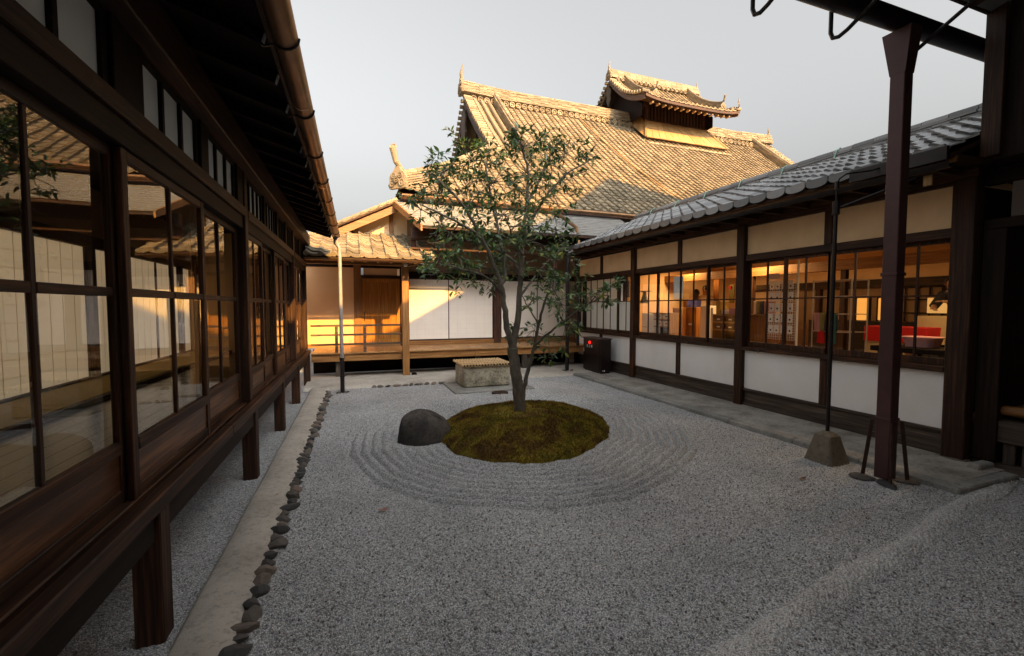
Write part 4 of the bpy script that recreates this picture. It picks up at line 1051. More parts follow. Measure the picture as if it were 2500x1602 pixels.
# roof
RE = Vector((5.25, 2.50, 3.10)); RU = Vector((2.35, 0, .95)).normalized()
lay_tiles(RW, lambda u, s: Vector((RE.x, 10.35 - u, RE.z)) + RU * s, 29, 11, .27, .24, M['tile_grey'], eave=False, n_ind=300)
part('roof_deck', MB().prism([(5.27, 2.5, 3.075), (7.62, 2.5, 4.025), (7.62, 2.5, 3.97), (5.27, 2.5, 3.035)], (0, 7.9, 0)), M['timber_y'], RW)
part('back_slope', MB().prism([(7.6, 2.5, 4.05), (10.3, 2.5, 3.05), (10.3, 2.5, 3.0), (7.6, 2.5, 3.99)], (0, 8.2, 0)), M['tile_grey'], RW)
sc = MB().prism([(0, .125 * math.cos(a), .045 - .075 * math.sin(a) if False else -.03 - .045 * math.sin(a)) for a in np.linspace(0, math.pi, 9)] + [(0, -.125, .03), (0, .125, .03)], (.03, 0, 0)).mesh('eave_tile_face'); fixnormals(sc)
for k in range(29): link('eave_tile_face', sc, M['tile_grey'], RW, mw=Matrix.Translation((RE.x - .03, 10.35 - .27 * (k + .42), RE.z + .035)))
ridge(RW, [(7.62, 10.6, 4.03), (7.62, 2.45, 4.03)], M['tile_grey'], .26, .13, 3, .3, .075, 'ridge')
for k in range(8): 
    y = 3.2 + k * .95; part('ridge_wire', MB().tube([(7.46, y, 4.04), (7.53, y, 4.20), (7.62, y, 4.26), (7.71, y, 4.20)], .012, 5), M['verdigris'], RW)
rb('fascia', 'honey_y', 5.30, 5.33, 2.5, 10.35, 3.0, 3.055); rb('soffit', 'timber_y', 5.33, 5.97, 2.5, 10.4, 3.062, 3.075, c=0)
for k in range(20):
    y = 2.75 + k * .4; part('rafter', MB().box(5.34, 5.9, y - .025, y + .025, 2.985, 3.061, .003), M['timber_x'], RW)
for y in (3.05, 2.72): part('rafter_end_cap', MB().box(5.318, 5.338, y - .035, y + .035, 2.83, 2.93, .002), M['pale_board'], RW)
o = part('gutter', MB().prism([(5.24 + .055 * math.cos(a), 2.5, 2.99 + .055 * math.sin(a)) for a in np.linspace(math.pi, 2 * math.pi, 9)] + [(5.24 + .049 * math.cos(a), 2.5, 2.99 + .049 * math.sin(a)) for a in np.linspace(2 * math.pi, math.pi, 9)], (0, 7.85, 0)), M['dark_metal'], RW); smooth_angle(o)
part('gutter_guard', MB().box(5.16, 5.20, 2.5, 3.35, 3.0, 3.13, .004), M['dark_metal'], RW)
# interior shell
rb('floor', 'honey_y', 6.05, 12.2, 2.6, 11.2, .45, .55, c=0)
rb('ceiling', 'cream_plaster', 6.05, 12.2, 2.55, 11.2, 2.86, 2.90, c=0)
rb('inner_wall', 'brown_plaster', 12.0, 12.1, 2.6, 9.6, .55, 2.3, c=0); rb('inner_wall', 'cream_plaster', 12.0, 12.1, 9.6, 11.2, .55, 2.3, c=0); rb('inner_wall', 'cream_plaster', 12.0, 12.1, 2.6, 11.2, 2.301, 2.86, c=0)
rb('inner_wall', 'wall_beige', 6.06, 12, 11.1, 11.2, .55, 2.86, c=0)
rb('partition', 'black_timber_z', 6.042, 12, 2.615, 2.70, 0, 3.0, c=0)
rb('outer_base', 'grey_timber_y', 6.06, 12, 2.61, 11.1, 0.0, .449, c=0)
rb('inner_beam', 'honey_y', 9.0, 9.14, 2.6, 11.1, 2.36, 2.56); rb('inner_beam', 'timber_y', 11.9, 11.99, 2.6, 11.1, 2.1, 2.3)
for y in (3.6, 5.2, 6.8, 8.4): rb('inner_post', 'timber_z', 11.86, 11.985, y - .06, y + .06, .40, 2.1)
for y in (5.9, 8.0): rb('inner_post', 'timber_z', 9.02, 9.12, y - .05, y + .05, .40, 2.36)
for (y0, n) in ((2.75, 2), (3.7, 4), (5.3, 3)):
    for k in range(n):
        a = y0 + k * .46; f = MB()
        for zz in (.9, 1.2, 1.5, 1.8, 2.08): f.box(11.955, 11.975, a, a + .44, zz - .012, zz + .012)
        for yy in (a, a + .22, a + .44): f.box(11.954, 11.976, yy - .012, yy + .012, .41, 2.09)
        part('wall_lattice', f, M['black_timber_z'], RW, fix=False)
# ceiling lamps, lit
def lamp(x, y, lab, sx=.30, sy=.12, e=26):
    t = thing('ceiling_lamp', lab, 'lamp', (x, y, 2.8), 'shop ceiling lamps')
    part('lamp_shade', MB().box(x - sx / 2, x + sx / 2, y - sy * 1.6, y + sy * 1.6, 2.78, 2.835, .02), M['lamp_glow'], t)
    part('lamp_base', MB().box(x - sx / 2 + .05, x + sx / 2 - .05, y - sy, y + sy, 2.836, 2.859, .005), M['white_paint'], t)
    L_ = bpy.data.lights.new('lamp_light', 'AREA'); L_.shape = 'RECTANGLE'; L_.size = sx; L_.size_y = sy * 3; L_.energy = e; L_.color = (1, .62, .28)
    o = bpy.data.objects.new('lamp_light', L_); COL.objects.link(o); o.parent = t; o.matrix_parent_inverse = Matrix.Translation(-t.location); o.location = (x, y, 2.765)

# ------------------------------------------------------------------ hall behind the viewpoint: its eave, downpipe and the dark near corner
RH = thing('near_hall', 'dark hall at the right edge with open veranda, overhead eave and gutter', 'building', (7, 0, 0))
def hb(name, mat, *b, c=.004): return bx(name, M[mat], RH, *b, c=c)
GY = -3.0
prof = [(-3.2, -1.3), (-1.2, .05), (0, .62), (1.41, 1.32), (2.85, 2.15), (5.52, 4.14), (9.32, 7.44), (11.62, 5.83), (15.5, 3.2), (19, 1.2)]
pr = [(-3.0, 5.9)] + [(x + 5.03, z + 8.41) for x, z in prof]
part('gable_wall', MB().prism([(-2.9, GY, -.03)] + [(x, GY, z) for x, z in pr] + [(24.3, GY, -.03)], (0, -9, 0)), M['brown_plaster'], RH)
part('roof', MB().prism([(x, GY + .02, z + .012) for x, z in pr] + [(x, GY + .02, z + .16) for x, z in pr[::-1]], (0, -9, 0)), M['tile_grey'], RH)
# porch roof carried over the forecourt
PX0, PX1 = 2.0, 5.62
part('porch_roof', MB().prism([(PX0, 2.44, 4.45), (PX0, -1.45, 5.35), (PX0, -1.45, 5.2), (PX0, 2.44, 4.37)], (PX1 - PX0, 0, 0)), M['tile_grey'], RH)
x = 2.2
while x < 5.6: part('rafter', MB().beam((x, 2.40, 4.34), (x, -1.4, 5.13), .06, .09), M['timber_y'], RH); x += .5
hb('eave_board', 'timber_x', PX0, PX1, 2.445, 2.475, 4.36, 4.44)
o = part('gutter', MB().prism([(PX0, 2.65 + .10 * math.cos(a), 4.23 + .10 * math.sin(a)) for a in np.linspace(math.pi, 2 * math.pi, 11)] + [(PX0, 2.65 + .092 * math.cos(a), 4.23 + .092 * math.sin(a)) for a in np.linspace(2 * math.pi, math.pi, 11)], (4.9, 0, 0)), M['dark_metal'], RH); smooth_angle(o)
for x in (3.05, 3.95, 4.86):
    part('gutter_bracket', MB().tube([(x, 2.74, 4.30), (x, 2.76, 4.20), (x, 2.76, 4.02), (x, 2.74, 3.965), (x, 2.69, 3.95), (x, 2.62, 3.97), (x, 2.2, 4.18), (x, 1.7, 4.42), (x, 1.3, 4.62)], .017, 6), M['dark_metal'], RH)
# side wall that closes the view on the right
hb('upper_wall', 'black_timber_z', 5.66, 9.5, -1.45, 2.46, 3.02, 6.2, c=0)
hb('corner_board', 'timber_z', 5.60, 5.655, 2.33, 2.47, 3.05, 6.2)
hb('lintel', 'black_timber_y', 5.98, 6.1, -1.45, 2.60, 2.86, 3.015)
hb('wall_panel', 'grey_plaster', 6.02, 6.06, -1.45, 2.40, 2.52, 2.855, c=0); hb('panel_rail', 'black_timber_y', 6.0, 6.09, -1.45, 2.585, 2.42, 2.515)
hb('post', 'black_timber_z', 5.99, 6.12, 2.41, 2.58, .1, 2.415)
hb('floor', 'black_timber_y', 6.16, 9.5, -1.45, 2.44, .50, .56, c=0); hb('back_wall', 'black_timber_z', 9.3, 9.4, -1.45, 2.44, .56, 2.95, c=0)
hb('ceiling', 'black_timber_y', 6.1, 9.5, -1.45, 2.44, 2.95, 3.0, c=0)
hb('edge_beam', 'grey_timber_y', 6.02, 6.15, -1.45, 2.60, .30, .52, c=.01)
hb('ground_sill', 'grey_timber_y', 6.03, 6.14, -1.45, 2.60, .0, .085, c=.01)
k = 2.52
while k > -1.3: hb('slat', 'grey_timber_z', 6.06, 6.09, k - .09, k, .086, .299); k -= .135
hb('slat_backing', 'black_timber_y', 6.14, 6.155, -1.45, 2.6, .02, .5, c=0)
part('bench_rail', MB().tube([(6.10, 2.48, .60), (6.10, 2.44, .61), (6.10, 2.38, .615), (6.10, .5, .615)], [.02, .045, .05, .05], 10), M['honey_y'], RH, smooth=True)
hb('bench_post', 'honey_z', 6.2, 6.26, 2.12, 2.18, .56, 1.1)
link('base_stone', stone_meshes[2], M['old_stone'], RH, mw=Matrix.Translation((5.92, 2.72, .04)) @ Matrix.Diagonal((.15, .19, .05, 1)))

# brown box downpipe with hopper head, standing in the gravel
DP = thing('box_downpipe', 'square brown metal downpipe with flared hopper standing in the gravel at right', 'downpipe', (4.75, 2.63, 0))
px0, px1, py0, py1 = 4.655, 4.775, 2.58, 2.70
part('shaft', MB().box(px0, px1, py0, py1, .03, 3.76, .006), M['brown_metal'], DP)
a = [(px0 - .002, py0 - .002), (px1 + .002, py0 - .002), (px1 + .002, py1 + .002), (px0 - .002, py1 + .002)]; b = [(px0 - .02, 2.535), (px1 + .02, 2.535), (px1 + .02, 2.765), (px0 - .02, 2.765)]
part('hopper', MB().add([(x, y, 3.74) for x, y in a] + [(x, y, 4.125) for x, y in b], [(i, (i + 1) % 4, 4 + (i + 1) % 4, 4 + i) for i in range(4)] + [(3, 2, 1, 0), (4, 5, 6, 7)]), M['brown_metal'], DP)
for z in (.58, 1.93): part('band', MB().box(px0 - .008, px1 + .008, py0 - .008, py1 + .008, z, z + .03, .003), M['brown_metal'], DP)
for sx, sy in ((-1, -1), (1, -1), (-1, 1), (1, 1)):
    cx_, cy2 = (px0 + px1) / 2, (py0 + py1) / 2
    part('brace', MB().beam((cx_ + sx * .078, cy2 + sy * .078, .58), (cx_ + sx * .12, cy2 + sy * .12, .02), .012, .03), M['rust_metal'], DP)
    link('foot_stone', stone_meshes[(sx + 2 * sy) % 7], M['edge_stone'], DP, mw=Matrix.Translation((cx_ + sx * .13, cy2 + sy * .11, .015)) @ Matrix.Rotation(sx * sy, 4, 'Z') @ Matrix.Diagonal((.12, .09, .035, 1)))
# thin conduit pole with concrete foot
CP = thing('conduit_pole', 'thin dark conduit pole set in a tapered concrete footing before the shop', 'pole', (4.74, 3.2, 0))
f = MB(); b0, b1 = .155, .085
def sq(c, r, z, ch): return [(c[0] + r * x, c[1] + r * y, z) for x, y in ((-1, -1 + ch), (-1 + ch, -1), (1 - ch, -1), (1, -1 + ch), (1, 1 - ch), (1 - ch, 1), (-1 + ch, 1), (-1, 1 - ch))]
V = sq((4.74, 3.2), b0, -.02, .12) + sq((4.74, 3.2), b1, .285, .15) + sq((4.74, 3.2), .03, .325, .3)
f.add(V, [(i, (i + 1) % 8, 8 + (i + 1) % 8, 8 + i) for i in range(8)] + [(8 + i, 8 + (i + 1) % 8, 16 + (i + 1) % 8, 16 + i) for i in range(8)] + [tuple(range(16, 24))])
part('footing', f, M['footing_stone'], CP)
o = part('pole', MB().tube([(4.74, 3.2, .31), (4.745, 3.2, 1.5), (4.75, 3.2, 2.72)], .019, 10), M['dark_metal'], CP); smooth_angle(o)
o = part('pole_top', MB().tube([(4.75, 3.2, 2.60), (4.75, 3.2, 2.74)], .034, 10).tube([(4.75, 3.2, 2.86), (4.75, 3.2, 2.94)], .02, 8), M['dark_metal'], CP)
o = part('cable', MB().tube([(4.75, 3.2, 2.73), (4.75, 3.2, 2.88), (4.77, 3.19, 2.97), (4.84, 3.17, 3.02), (5.1, 3.1, 3.06), (5.3, 2.95, 3.12)], .009, 6), M['dark_metal'], CP)
part('stay', MB().tube([(4.75, 3.2, 2.66), (5.2, 2.75, 2.9)], .012, 5), M['dark_metal'], CP)

# ------------------------------------------------------------------ stone well and other things in the court
WL = thing('stone_well', 'lichen-stained stone well box with bamboo cover on a flat slab', 'well', (2.56, 8.86, 0))
part('slab', MB().box(1.80, 3.42, 8.05, 9.27, -.02, .03, .01), M['kerb_stone'], WL)
f = MB()
o = part('stone_box', MB().box(2.07, 3.04, 8.44, 9.26, .031, .44, .03), M['old_stone'], WL)
part('cover_rail', MB().box(2.06, 3.05, 8.47, 8.52, .441, .455).box(2.06, 3.05, 9.18, 9.23, .441, .455), M['honey_x'], WL, fix=False)
n = 17
for i in range(n):
    x = 2.03 + 1.04 * (i + .5) / n; r = .0275 * random.uniform(.93, 1.04); pts = []; rad = []
    for yy in np.linspace(8.38, 9.32, 13): pts.append((x + random.uniform(-.002, .002), yy, .481 + random.uniform(-.002, .002))); rad.append(r)
    k0 = random.randrange(1, 4)
    for q in range(k0, 12, 4): rad[q] = r * 1.12
    b = part('bamboo_pole', MB().tube(pts, rad, 8, True), M['bamboo'], WL, smooth=False)
    part('pole_hollow', MB().disc((x, 8.378, .481), (0, -1, 0), r * .72, .0, 8, False), M['black_paint'], b, fix=False)
for yy in (8.55, 8.85, 9.15):
    w_ = MB(); w_.tube([(2.03 + 1.04 * t, yy, .492 + .016 * math.cos(t * n * 2 * math.pi)) for t in np.linspace(0, 1, n * 4 + 1)], .004, 4); part('binding', w_, M['black_timber_x'], WL)
dc = part('drain_cover', MB().disc((2.62, 7.86, .028), (0, 0, 1), .16, .04, 20), M['rust_metal']); tag(dc, 'small round iron drain cover in the gravel before the well', 'drain')
dsl = part('dark_stone', MB().box(1.28, 1.40, 10.25, 10.33, .072, .10, .012).box(1.29, 1.38, 10.24, 10.30, .101, .125, .01), M['black_timber_x']); tag(dsl, 'small dark lump on the path beside the veranda post', 'stone')

# hydrant cabinet
FC = thing('hydrant_cabinet', 'dark brown metal cabinet with a red lamp against the shop wall', 'cabinet', (5.65, 9.4, .055))
part('body', MB().box(5.50, 5.78, 8.99, 9.82, .09, .86, .004), M['black_paint'], FC); part('plinth', MB().box(5.52, 5.76, 9.02, 9.79, .05, .089), M['black_paint'], FC, fix=False)
part('lid', MB().box(5.47, 5.80, 8.965, 9.845, .861, .885, .004), M['lid_brown'], FC)
d = part('cabinet_door', MB().box(5.489, 5.499, 9.04, 9.80, .13, .85, .003), M['black_paint'], FC)
part('handle', MB().box(5.478, 5.488, 9.755, 9.785, .52, .62, .004), M['dull_steel'], d)
part('red_lamp', MB().tube([(5.499, 9.475, .765), (5.475, 9.475, .765), (5.455, 9.475, .765), (5.445, 9.475, .765)], [.042, .042, .03, .01], 14), M['red_lens'], FC, smooth=True)
def text(body, size, mat, parent, mw, name='lettering'):
    c = bpy.data.curves.new(name, 'FONT'); c.body = body; c.size = size; c.align_x = 'CENTER'; c.align_y = 'CENTER'; c.extrude = .001
    o = bpy.data.objects.new(name, c); COL.objects.link(o); bpy.context.view_layer.update()
    me = bpy.data.meshes.new_from_object(o); bpy.data.objects.remove(o)
    me.materials.clear(); me.materials.append(mat); return link(name, me, mat, parent, mw=mw)
FACEL = Matrix(((0, 0, -1, 0), (-1, 0, 0, 0), (0, 1, 0, 0), (0, 0, 0, 1)))            # lettering that faces the court from the right side
for k, ch in enumerate('消火栓'):
    text(ch, .075, M['white_paint'], d, Matrix.Translation((5.487, 9.60 - k * .105, .67)) @ FACEL)
part('rivet', MB().disc((5.56, 8.988, .12), (0, -1, 0), .012, .004, 8, False).disc((5.60, 8.988, .12), (0, -1, 0), .02, .002, 4, False), M['white_paint'], FC)

# fallen leaves
for i, (x, y, lab, s, c) in enumerate(((.21, 3.62, 'small pinkish fallen leaf on the gravel left of the rings', .05, 'dry_leaf'), (4.0, 2.92, 'curled brown fallen leaf on the gravel near the downpipe', .05, 'dry_leaf2'), (-.62, 4.1, 'tiny orange fallen leaf on the mortar path', .02, 'dry_leaf'))):
    z = .012 if i < 2 else .064
    o = part('fallen_leaf', MB().add([(x - s, y, z + .012), (x - .3 * s, y + .4 * s, z), (x + .5 * s, y + .35 * s, z + .006), (x + s, y - .1 * s, z + .02), (x + .3 * s, y - .4 * s, z + .002), (x - .5 * s, y - .35 * s, z + .01)], [(0, 1, 5), (1, 2, 4, 5), (2, 3, 4)]), M[c], fix=False)
    tag(o, lab, 'leaf')

# ------------------------------------------------------------------ shop contents
FZ = .55                                                   # shop floor
def S(x, u0, v0, u1, v1):                                  # y and z range, at depth x, of something measured in the photograph
    a = at(u0 / 1.04, v1 / 1.04, 0, x); b = at(u1 / 1.04, v0 / 1.04, 0, x); return b.y, a.y, (a.z + at(u1 / 1.04, v1 / 1.04, 0, x).z) / 2, (b.z + at(u0 / 1.04, v0 / 1.04, 0, x).z) / 2
def goods(name, lab, cat, b, mat, group=None, parts=()):
    o = part(name, MB().box(*b, c=.008), M[mat]); tag(o, lab, cat, group)
    for (n_, bb, m_) in parts: part(n_, MB().box(*bb), M[m_], o, fix=False)
    return o
def shelf_unit(x, depth, y0, y1, zs, lab, mat='pale_board'):
    t = thing('shelf_unit', lab, 'shelf', (x, y0, FZ))
    for zz in zs: part('shelf', MB().box(x, x + depth, y0, y1, zz - .014, zz + .014), M[mat], t, fix=False)
    for yy in (y0 - .025, y1): part('side_panel', MB().box(x, x + depth, yy, yy + .024, FZ, max(zs) + .014), M[mat], t, fix=False)
    part('back', MB().box(x + depth, x + depth + .015, y0, y1, FZ, max(zs)), M['black_timber_z'], t, fix=False)
ord_ = ['first', 'second', 'third', 'fourth']
# pale boxes on the low shelf
y0, y1, z0, z1 = S(7.5, 1584, 765, 1634, 810)
za, zb_ = S(7.5, 1590, 780, 1620, 783)[3], S(7.5, 1590, 797, 1620, 800)[3]
shelf_unit(7.5, .36, y0, y1, (zb_, za, z1), 'low shelf of white boxes inside the second shop window')
for r, zz in enumerate((za, zb_)):
    n = 3; w = (y1 - y0) / n
    for k in range(n):
        y = y1 - (k + 1) * w + .02; h_ = .75 * (z1 - za)
        goods('storage_box', '%s white storage box from the left on the %s shelf of the low shelf unit' % (ord_[k], ('upper', 'lower')[r]), 'box', (7.52, 7.8, y, y + w - .04, zz + .016, zz + .016 + h_), 'paper_white', 'white storage boxes', [('label_card', (7.512, 7.519, y + w * .3, y + w * .55, zz + h_ * .55, zz + h_ * .8), 'black_paint')])
y0, y1, z0, z1 = S(7.3, 1567, 765, 1581, 806); goods('drawer_unit', 'pale grey drawer cabinet at the left end of the second shop window', 'cabinet', (7.3, 7.6, y0, y1, FZ, z1), 'paper_white', None, [('drawer_gap', (7.293, 7.299, y0 + .02, y1 - .02, FZ + q, FZ + q + .012), 'black_paint') for q in (.2, .4, .55)])
y0, y1, z0, z1 = S(9.6, 1567, 712, 1607, 765); goods('cream_board', 'large cream notice board leaning on the far shop wall', 'board', (9.6, 9.64, y0, y1, z0 - .1, z1), 'shoji_paper')
y0, y1, z0, z1 = S(9.9, 1588, 668, 1631, 698); goods('framed_picture', 'dark framed swirling ink picture high on the far shop wall', 'picture', (9.9, 9.94, y0, y1, z0, z1), 'ink_swirl', None, [('frame_edge', (9.885, 9.899, y0, y1, z0 - .03, z0), 'black_timber_y')])
y0, y1, z0, z1 = S(8.6, 1641, 752, 1666, 806); goods('wooden_counter', 'orange wooden counter seen under the hanging white sheet', 'counter', (8.6, 9.1, y0, y1, FZ, z1), 'counter_wood', None, [('drawer', (8.588, 8.599, y0 + .05 + k * (y1 - y0) / 3, y0 + (k + .85) * (y1 - y0) / 3, FZ + .15, z1 - .15), 'counter_wood') for k in range(3)])
y0, y1, z0, z1 = S(8.0, 1673, 750, 1700, 812); goods('wooden_cabinet', 'orange wooden cabinet in the middle of the second shop window', 'cabinet', (8.0, 8.5, y0, y1, FZ, z1), 'counter_wood', None, [('door_panel', (7.988, 7.999, y0 + .04, y1 - .04, FZ + .12, z1 - .25), 'counter_wood'), ('label_plate', (7.978, 7.987, (y0 + y1) / 2 - .06, (y0 + y1) / 2 + .06, z1 - .45, z1 - .41), 'paper_white'), ('name_plate', (7.978, 7.987, y0 + .08, y1 - .08, FZ + .15, FZ + .2), 'paper_white')])
y0, y1, z0, z1 = S(7.8, 1709, 747, 1727, 815); goods('cream_cloth_stand', 'tall cream cloth-covered stand in front of the woman', 'stand', (7.8, 8.1, y0, y1, FZ, z1), 'shoji_paper')
y0, y1, z0, z1 = S(7.3, 1733, 752, 1738, 815); goods('cream_upright', 'narrow cream upright panel beside the pine shelf', 'panel', (7.3, 7.34, y0, y1, FZ, z1), 'shoji_paper')
# black boxes on the pine shelf
y0, y1, z0, z1 = S(7.4, 1739, 769, 1797, 820)
lv = [z1, S(7.4, 1745, 787, 1790, 789)[3], S(7.4, 1745, 806, 1790, 808)[3]]
shelf_unit(7.4, .38, y0, y1, lv, 'pine shelf of black boxes at the right end of the second window')
for r in (1, 2):
    w = (y1 - y0) / 2; h_ = (lv[r - 1] - lv[r]) * .76
    for k in range(2):
        y = y0 + k * w + .03
        goods('black_box', '%s black file box with white tag on the %s pine shelf' % (('right', 'left')[k], ('upper', 'lower')[r - 1]), 'box', (7.42, 7.75, y, y + w - .06, lv[r] + .016, lv[r] + .016 + h_), 'black_paint', 'black file boxes', [('tag_card', (7.411, 7.419, y + w * .3, y + w * .55, lv[r] + h_ * .4, lv[r] + h_ * .62), 'paper_white')])
for k, (a, b, h_, m_, lab) in enumerate(((.05, .4, .13, 'pinkish', 'pink packet stack on top of the pine shelf'), (.45, .7, .09, 'paper_white', 'row of pale packets on top of the pine shelf'), (.75, .95, .28, 'tatami', 'tall yellow card stand on top of the pine shelf'))): goods('packet_stack', lab, 'packets', (7.45, 7.7, y0 + a * (y1 - y0), y0 + b * (y1 - y0), z1 + .016, z1 + .016 + h_), m_)
y0, y1, z0, z1 = S(9.8, 1741, 680, 1755, 735); goods('hanging_scroll', 'narrow orange hanging scroll deep inside the shop', 'scroll', (9.8, 9.82, y0, y1, z0, z1), 'counter_wood')
y0, y1, z0, z1 = S(9.8, 1780, 695, 1793, 740); goods('olive_scroll', 'narrow olive hanging scroll with red knob deep in the shop', 'scroll', (9.8, 9.82, y0, y1, z0, z1), 'olive', None, [('knob', (9.77, 9.799, y1 - .08, y1, z1 - .12, z1 - .04), 'red_cloth')])
y0, y1, z0, z1 = S(6.03, 1642, 675, 1666, 730); goods('paper_sheet', 'blank white paper sheet hung inside the second shop window', 'paper', (6.052, 6.056, y0, y1, z0, z1), 'paper_bright')
# third window
y0, y1, z0, z1 = S(7.8, 1832, 771, 1868, 826); goods('low_cabinet', 'brown cabinet with a lit ledge at the left of the third window', 'cabinet', (7.8, 8.2, y0, y1, FZ, z1), 'honey_z', None, [('ledge', (7.76, 8.2, y0 - .02, y1, z1 + .001, z1 + .03), 'pale_board')])
for k, (m_, nm) in enumerate((('paper_white', 'white'), ('olive', 'olive'), ('navy', 'dark blue'), ('pinkish', 'pink'))): w = (y1 - y0) / 4; goods('folder', '%s upright folder in the row on the brown cabinet' % nm, 'folder', (7.85, 8.1, y1 - (k + 1) * w + .01, y1 - k * w - .01, z1 + .032, z1 + .30), m_, 'folders on the brown cabinet')
GXX = 7.1; y0, y1, z0, z1 = S(GXX, 1872, 667, 1944, 829); gy0, gy1, gz0, gz1 = y0, y1, max(z0, FZ), z1
WG = thing('wire_grid', 'white wire display grid hung with small packets in the third window', 'display', (GXX, gy0, FZ))
f = MB()
for k in range(13): y = gy0 + (gy1 - gy0) * k / 12; f.tube([(GXX, y, gz0), (GXX, y, gz1)], .004, 4)
for k in range(27): z = gz0 + (gz1 - gz0) * k / 26; f.tube([(GXX + .002, gy0, z), (GXX + .002, gy1, z)], .0035, 4)
part('grid', f, M['white_paint'], WG, fix=False)
part('post', MB().tube([(GXX + .01, gy0 - .03, FZ), (GXX + .01, gy0 - .03, gz1 + .2)], .018, 8), M['white_paint'], WG)
part('header', MB().box(GXX - .015, GXX - .006, gy0 + .3, gy1, gz1 - .09, gz1), M['paper_white'], WG, fix=False)
for r in range(5):
    for k in range(4):
        y = gy0 + (gy1 - gy0) * (k + .6 + random.uniform(-.06, .06)) / 4.3; zz = gz1 - .14 - r * (gz1 - gz0 - .2) / 5; hp = (gz1 - gz0) / 5 * .62; wp = (gy1 - gy0) / 12
        o = part('packet', MB().box(GXX - .022, GXX - .014, y - wp, y + wp, zz - hp, zz), M['paper_bright'], WG, fix=False)
        part('motif', MB().disc((GXX - .023, y, zz - hp * .65), (-1, 0, 0), wp * .4, .001, 8, False), M['black_paint'] if r != 2 else M['navy'], o, fix=False)
RX = 7.4; y0, y1, z0, z1 = S(RX, 1982, 682, 2080, 836)
CR = thing('wire_rack', 'chrome wire rack with draped cloths in the third shop window', 'rack', (RX, y0, FZ))
for x in (RX, RX + .4):
    for y in (y0, y1): part('rack_post', MB().tube([(x, y, FZ), (x, y, z1)], .012, 8), M['dull_steel'], CR)
lv = [z1 - .02] + [S(RX, 1990, v, 2070, v + 1)[3] for v in (724, 767, 810)]
for zz in lv:
    f = MB()
    for k in range(9): yy = y0 + (y1 - y0) * k / 8; f.tube([(RX, yy, zz), (RX + .4, yy, zz)], .004, 4)
    f.tube([(RX, y0, zz), (RX, y1, zz)], .008, 5).tube([(RX + .4, y0, zz), (RX + .4, y1, zz)], .007, 5); part('wire_shelf', f, M['dull_steel'], CR, fix=False)
for k, (q, li, m_, nm) in enumerate(((.86, 2, 'pinkish', 'pink'), (.72, 2, 'olive', 'olive'), (.56, 2, 'navy', 'dark blue'), (.40, 2, 'teal', 'teal'), (.75, 3, 'red_cloth', 'red'), (.45, 3, 'teal', 'dark green'))):
    y = y0 + q * (y1 - y0); z = lv[li] + .02; h_ = .32 if li == 2 else .22
    V = [(RX - .012 - .01 * math.sin(t * 9 + k), y - .05 + .1 * t + .015 * s * math.sin(t * 5 + k), z - h_ * s) for s in np.linspace(0, 1, 5) for t in np.linspace(0, 1, 7)]
    o = part('draped_cloth', MB().add(V + [(a + .012, b, c) for a, b, c in V], [(r * 7 + i, r * 7 + i + 1, (r + 1) * 7 + i + 1, (r + 1) * 7 + i) for r in range(4) for i in range(6)] + [(35 + r * 7 + i, 35 + r * 7 + i + 1, 35 + (r + 1) * 7 + i + 1, 35 + (r + 1) * 7 + i) for r in range(4) for i in range(6)]), M[m_], smooth=True)
    tag(o, '%s cloth draped over the %s shelf of the chrome rack' % (nm, 'lower' if li == 3 else 'middle'), 'cloth', 'cloths on the rack')
y0, y1, z0, z1 = S(7.9, 2108, 798, 2263, 822); goods('red_table', 'table with a red cloth and tan skirt behind the downpipe', 'table', (7.9, 8.3, y0, y1, z1 - .24, z1), 'red_cloth', None, [('skirt', (7.92, 8.28, y0 + .3, y1 - .01, FZ, z1 - .241), 'tan_cloth')])
y0, y1, z0, z1 = S(6.75, 2210, 822, 2298, 848); yc, hw = (y0 + y1) / 2, (y1 - y0) / 2
V = []
for z, s in ((z0, .80), (z0 + .02, .82), (z1 - .02, .96), (z1 - .015, 1.02), (z1, 1.02), (z1 - .01, .94), (z0 + .04, .78)):
    for k in range(20):
        a = 2 * math.pi * k / 20; c, sn = math.cos(a), math.sin(a); e = .5
        V.append((6.75 + .15 * s * math.copysign(abs(c) ** e, c), yc + hw * s * math.copysign(abs(sn) ** e, sn), z))
ba = part('basin', MB().add(V, [(r * 20 + k, r * 20 + (k + 1) % 20, (r + 1) * 20 + (k + 1) % 20, (r + 1) * 20 + k) for r in range(6) for k in range(20)] + [tuple(range(20))[::-1], tuple(range(120, 140))]), M['basin_pink'], smooth=True); tag(ba, 'pink plastic basin on a bench in the nearest shop window', 'basin')
goods('low_bench', 'dark low bench carrying the pink basin', 'bench', (6.5, 7.0, yc - .38, yc + .45, z0 - .07, z0 - .002), 'black_timber_y', None, [('leg', (6.54 + i * .36, 6.6 + i * .36, yc - .33 + j * .65, yc - .27 + j * .65, FZ, z0 - .071), 'black_timber_z') for i in (0, 1) for j in (0, 1)])
TX, TYC, TZ = 8.62, 4.02, 1.50
V = []
for z, s in ((TZ - .42, 1.14), (TZ - .2, 1.06), (TZ - .01, 1.0), (TZ, .98)):
    for k in range(24):
        a = 2 * math.pi * k / 24; c, sn = math.cos(a), math.sin(a); w_ = 1 + .06 * math.sin(a * 9) * (TZ - z)
        V.append((TX + .36 * s * w_ * math.copysign(abs(c) ** .5, c), TYC + .34 * s * w_ * math.copysign(abs(sn) ** .5, sn), z))
ct = part('cloth_table', MB().add(V, [(r * 24 + k, r * 24 + (k + 1) % 24, (r + 1) * 24 + (k + 1) % 24, (r + 1) * 24 + k) for r in range(3) for k in range(24)] + [tuple(range(72, 96))]), M['tan_cloth'], smooth=True); tag(ct, 'work table under a pale tan cloth at the far right window', 'table')
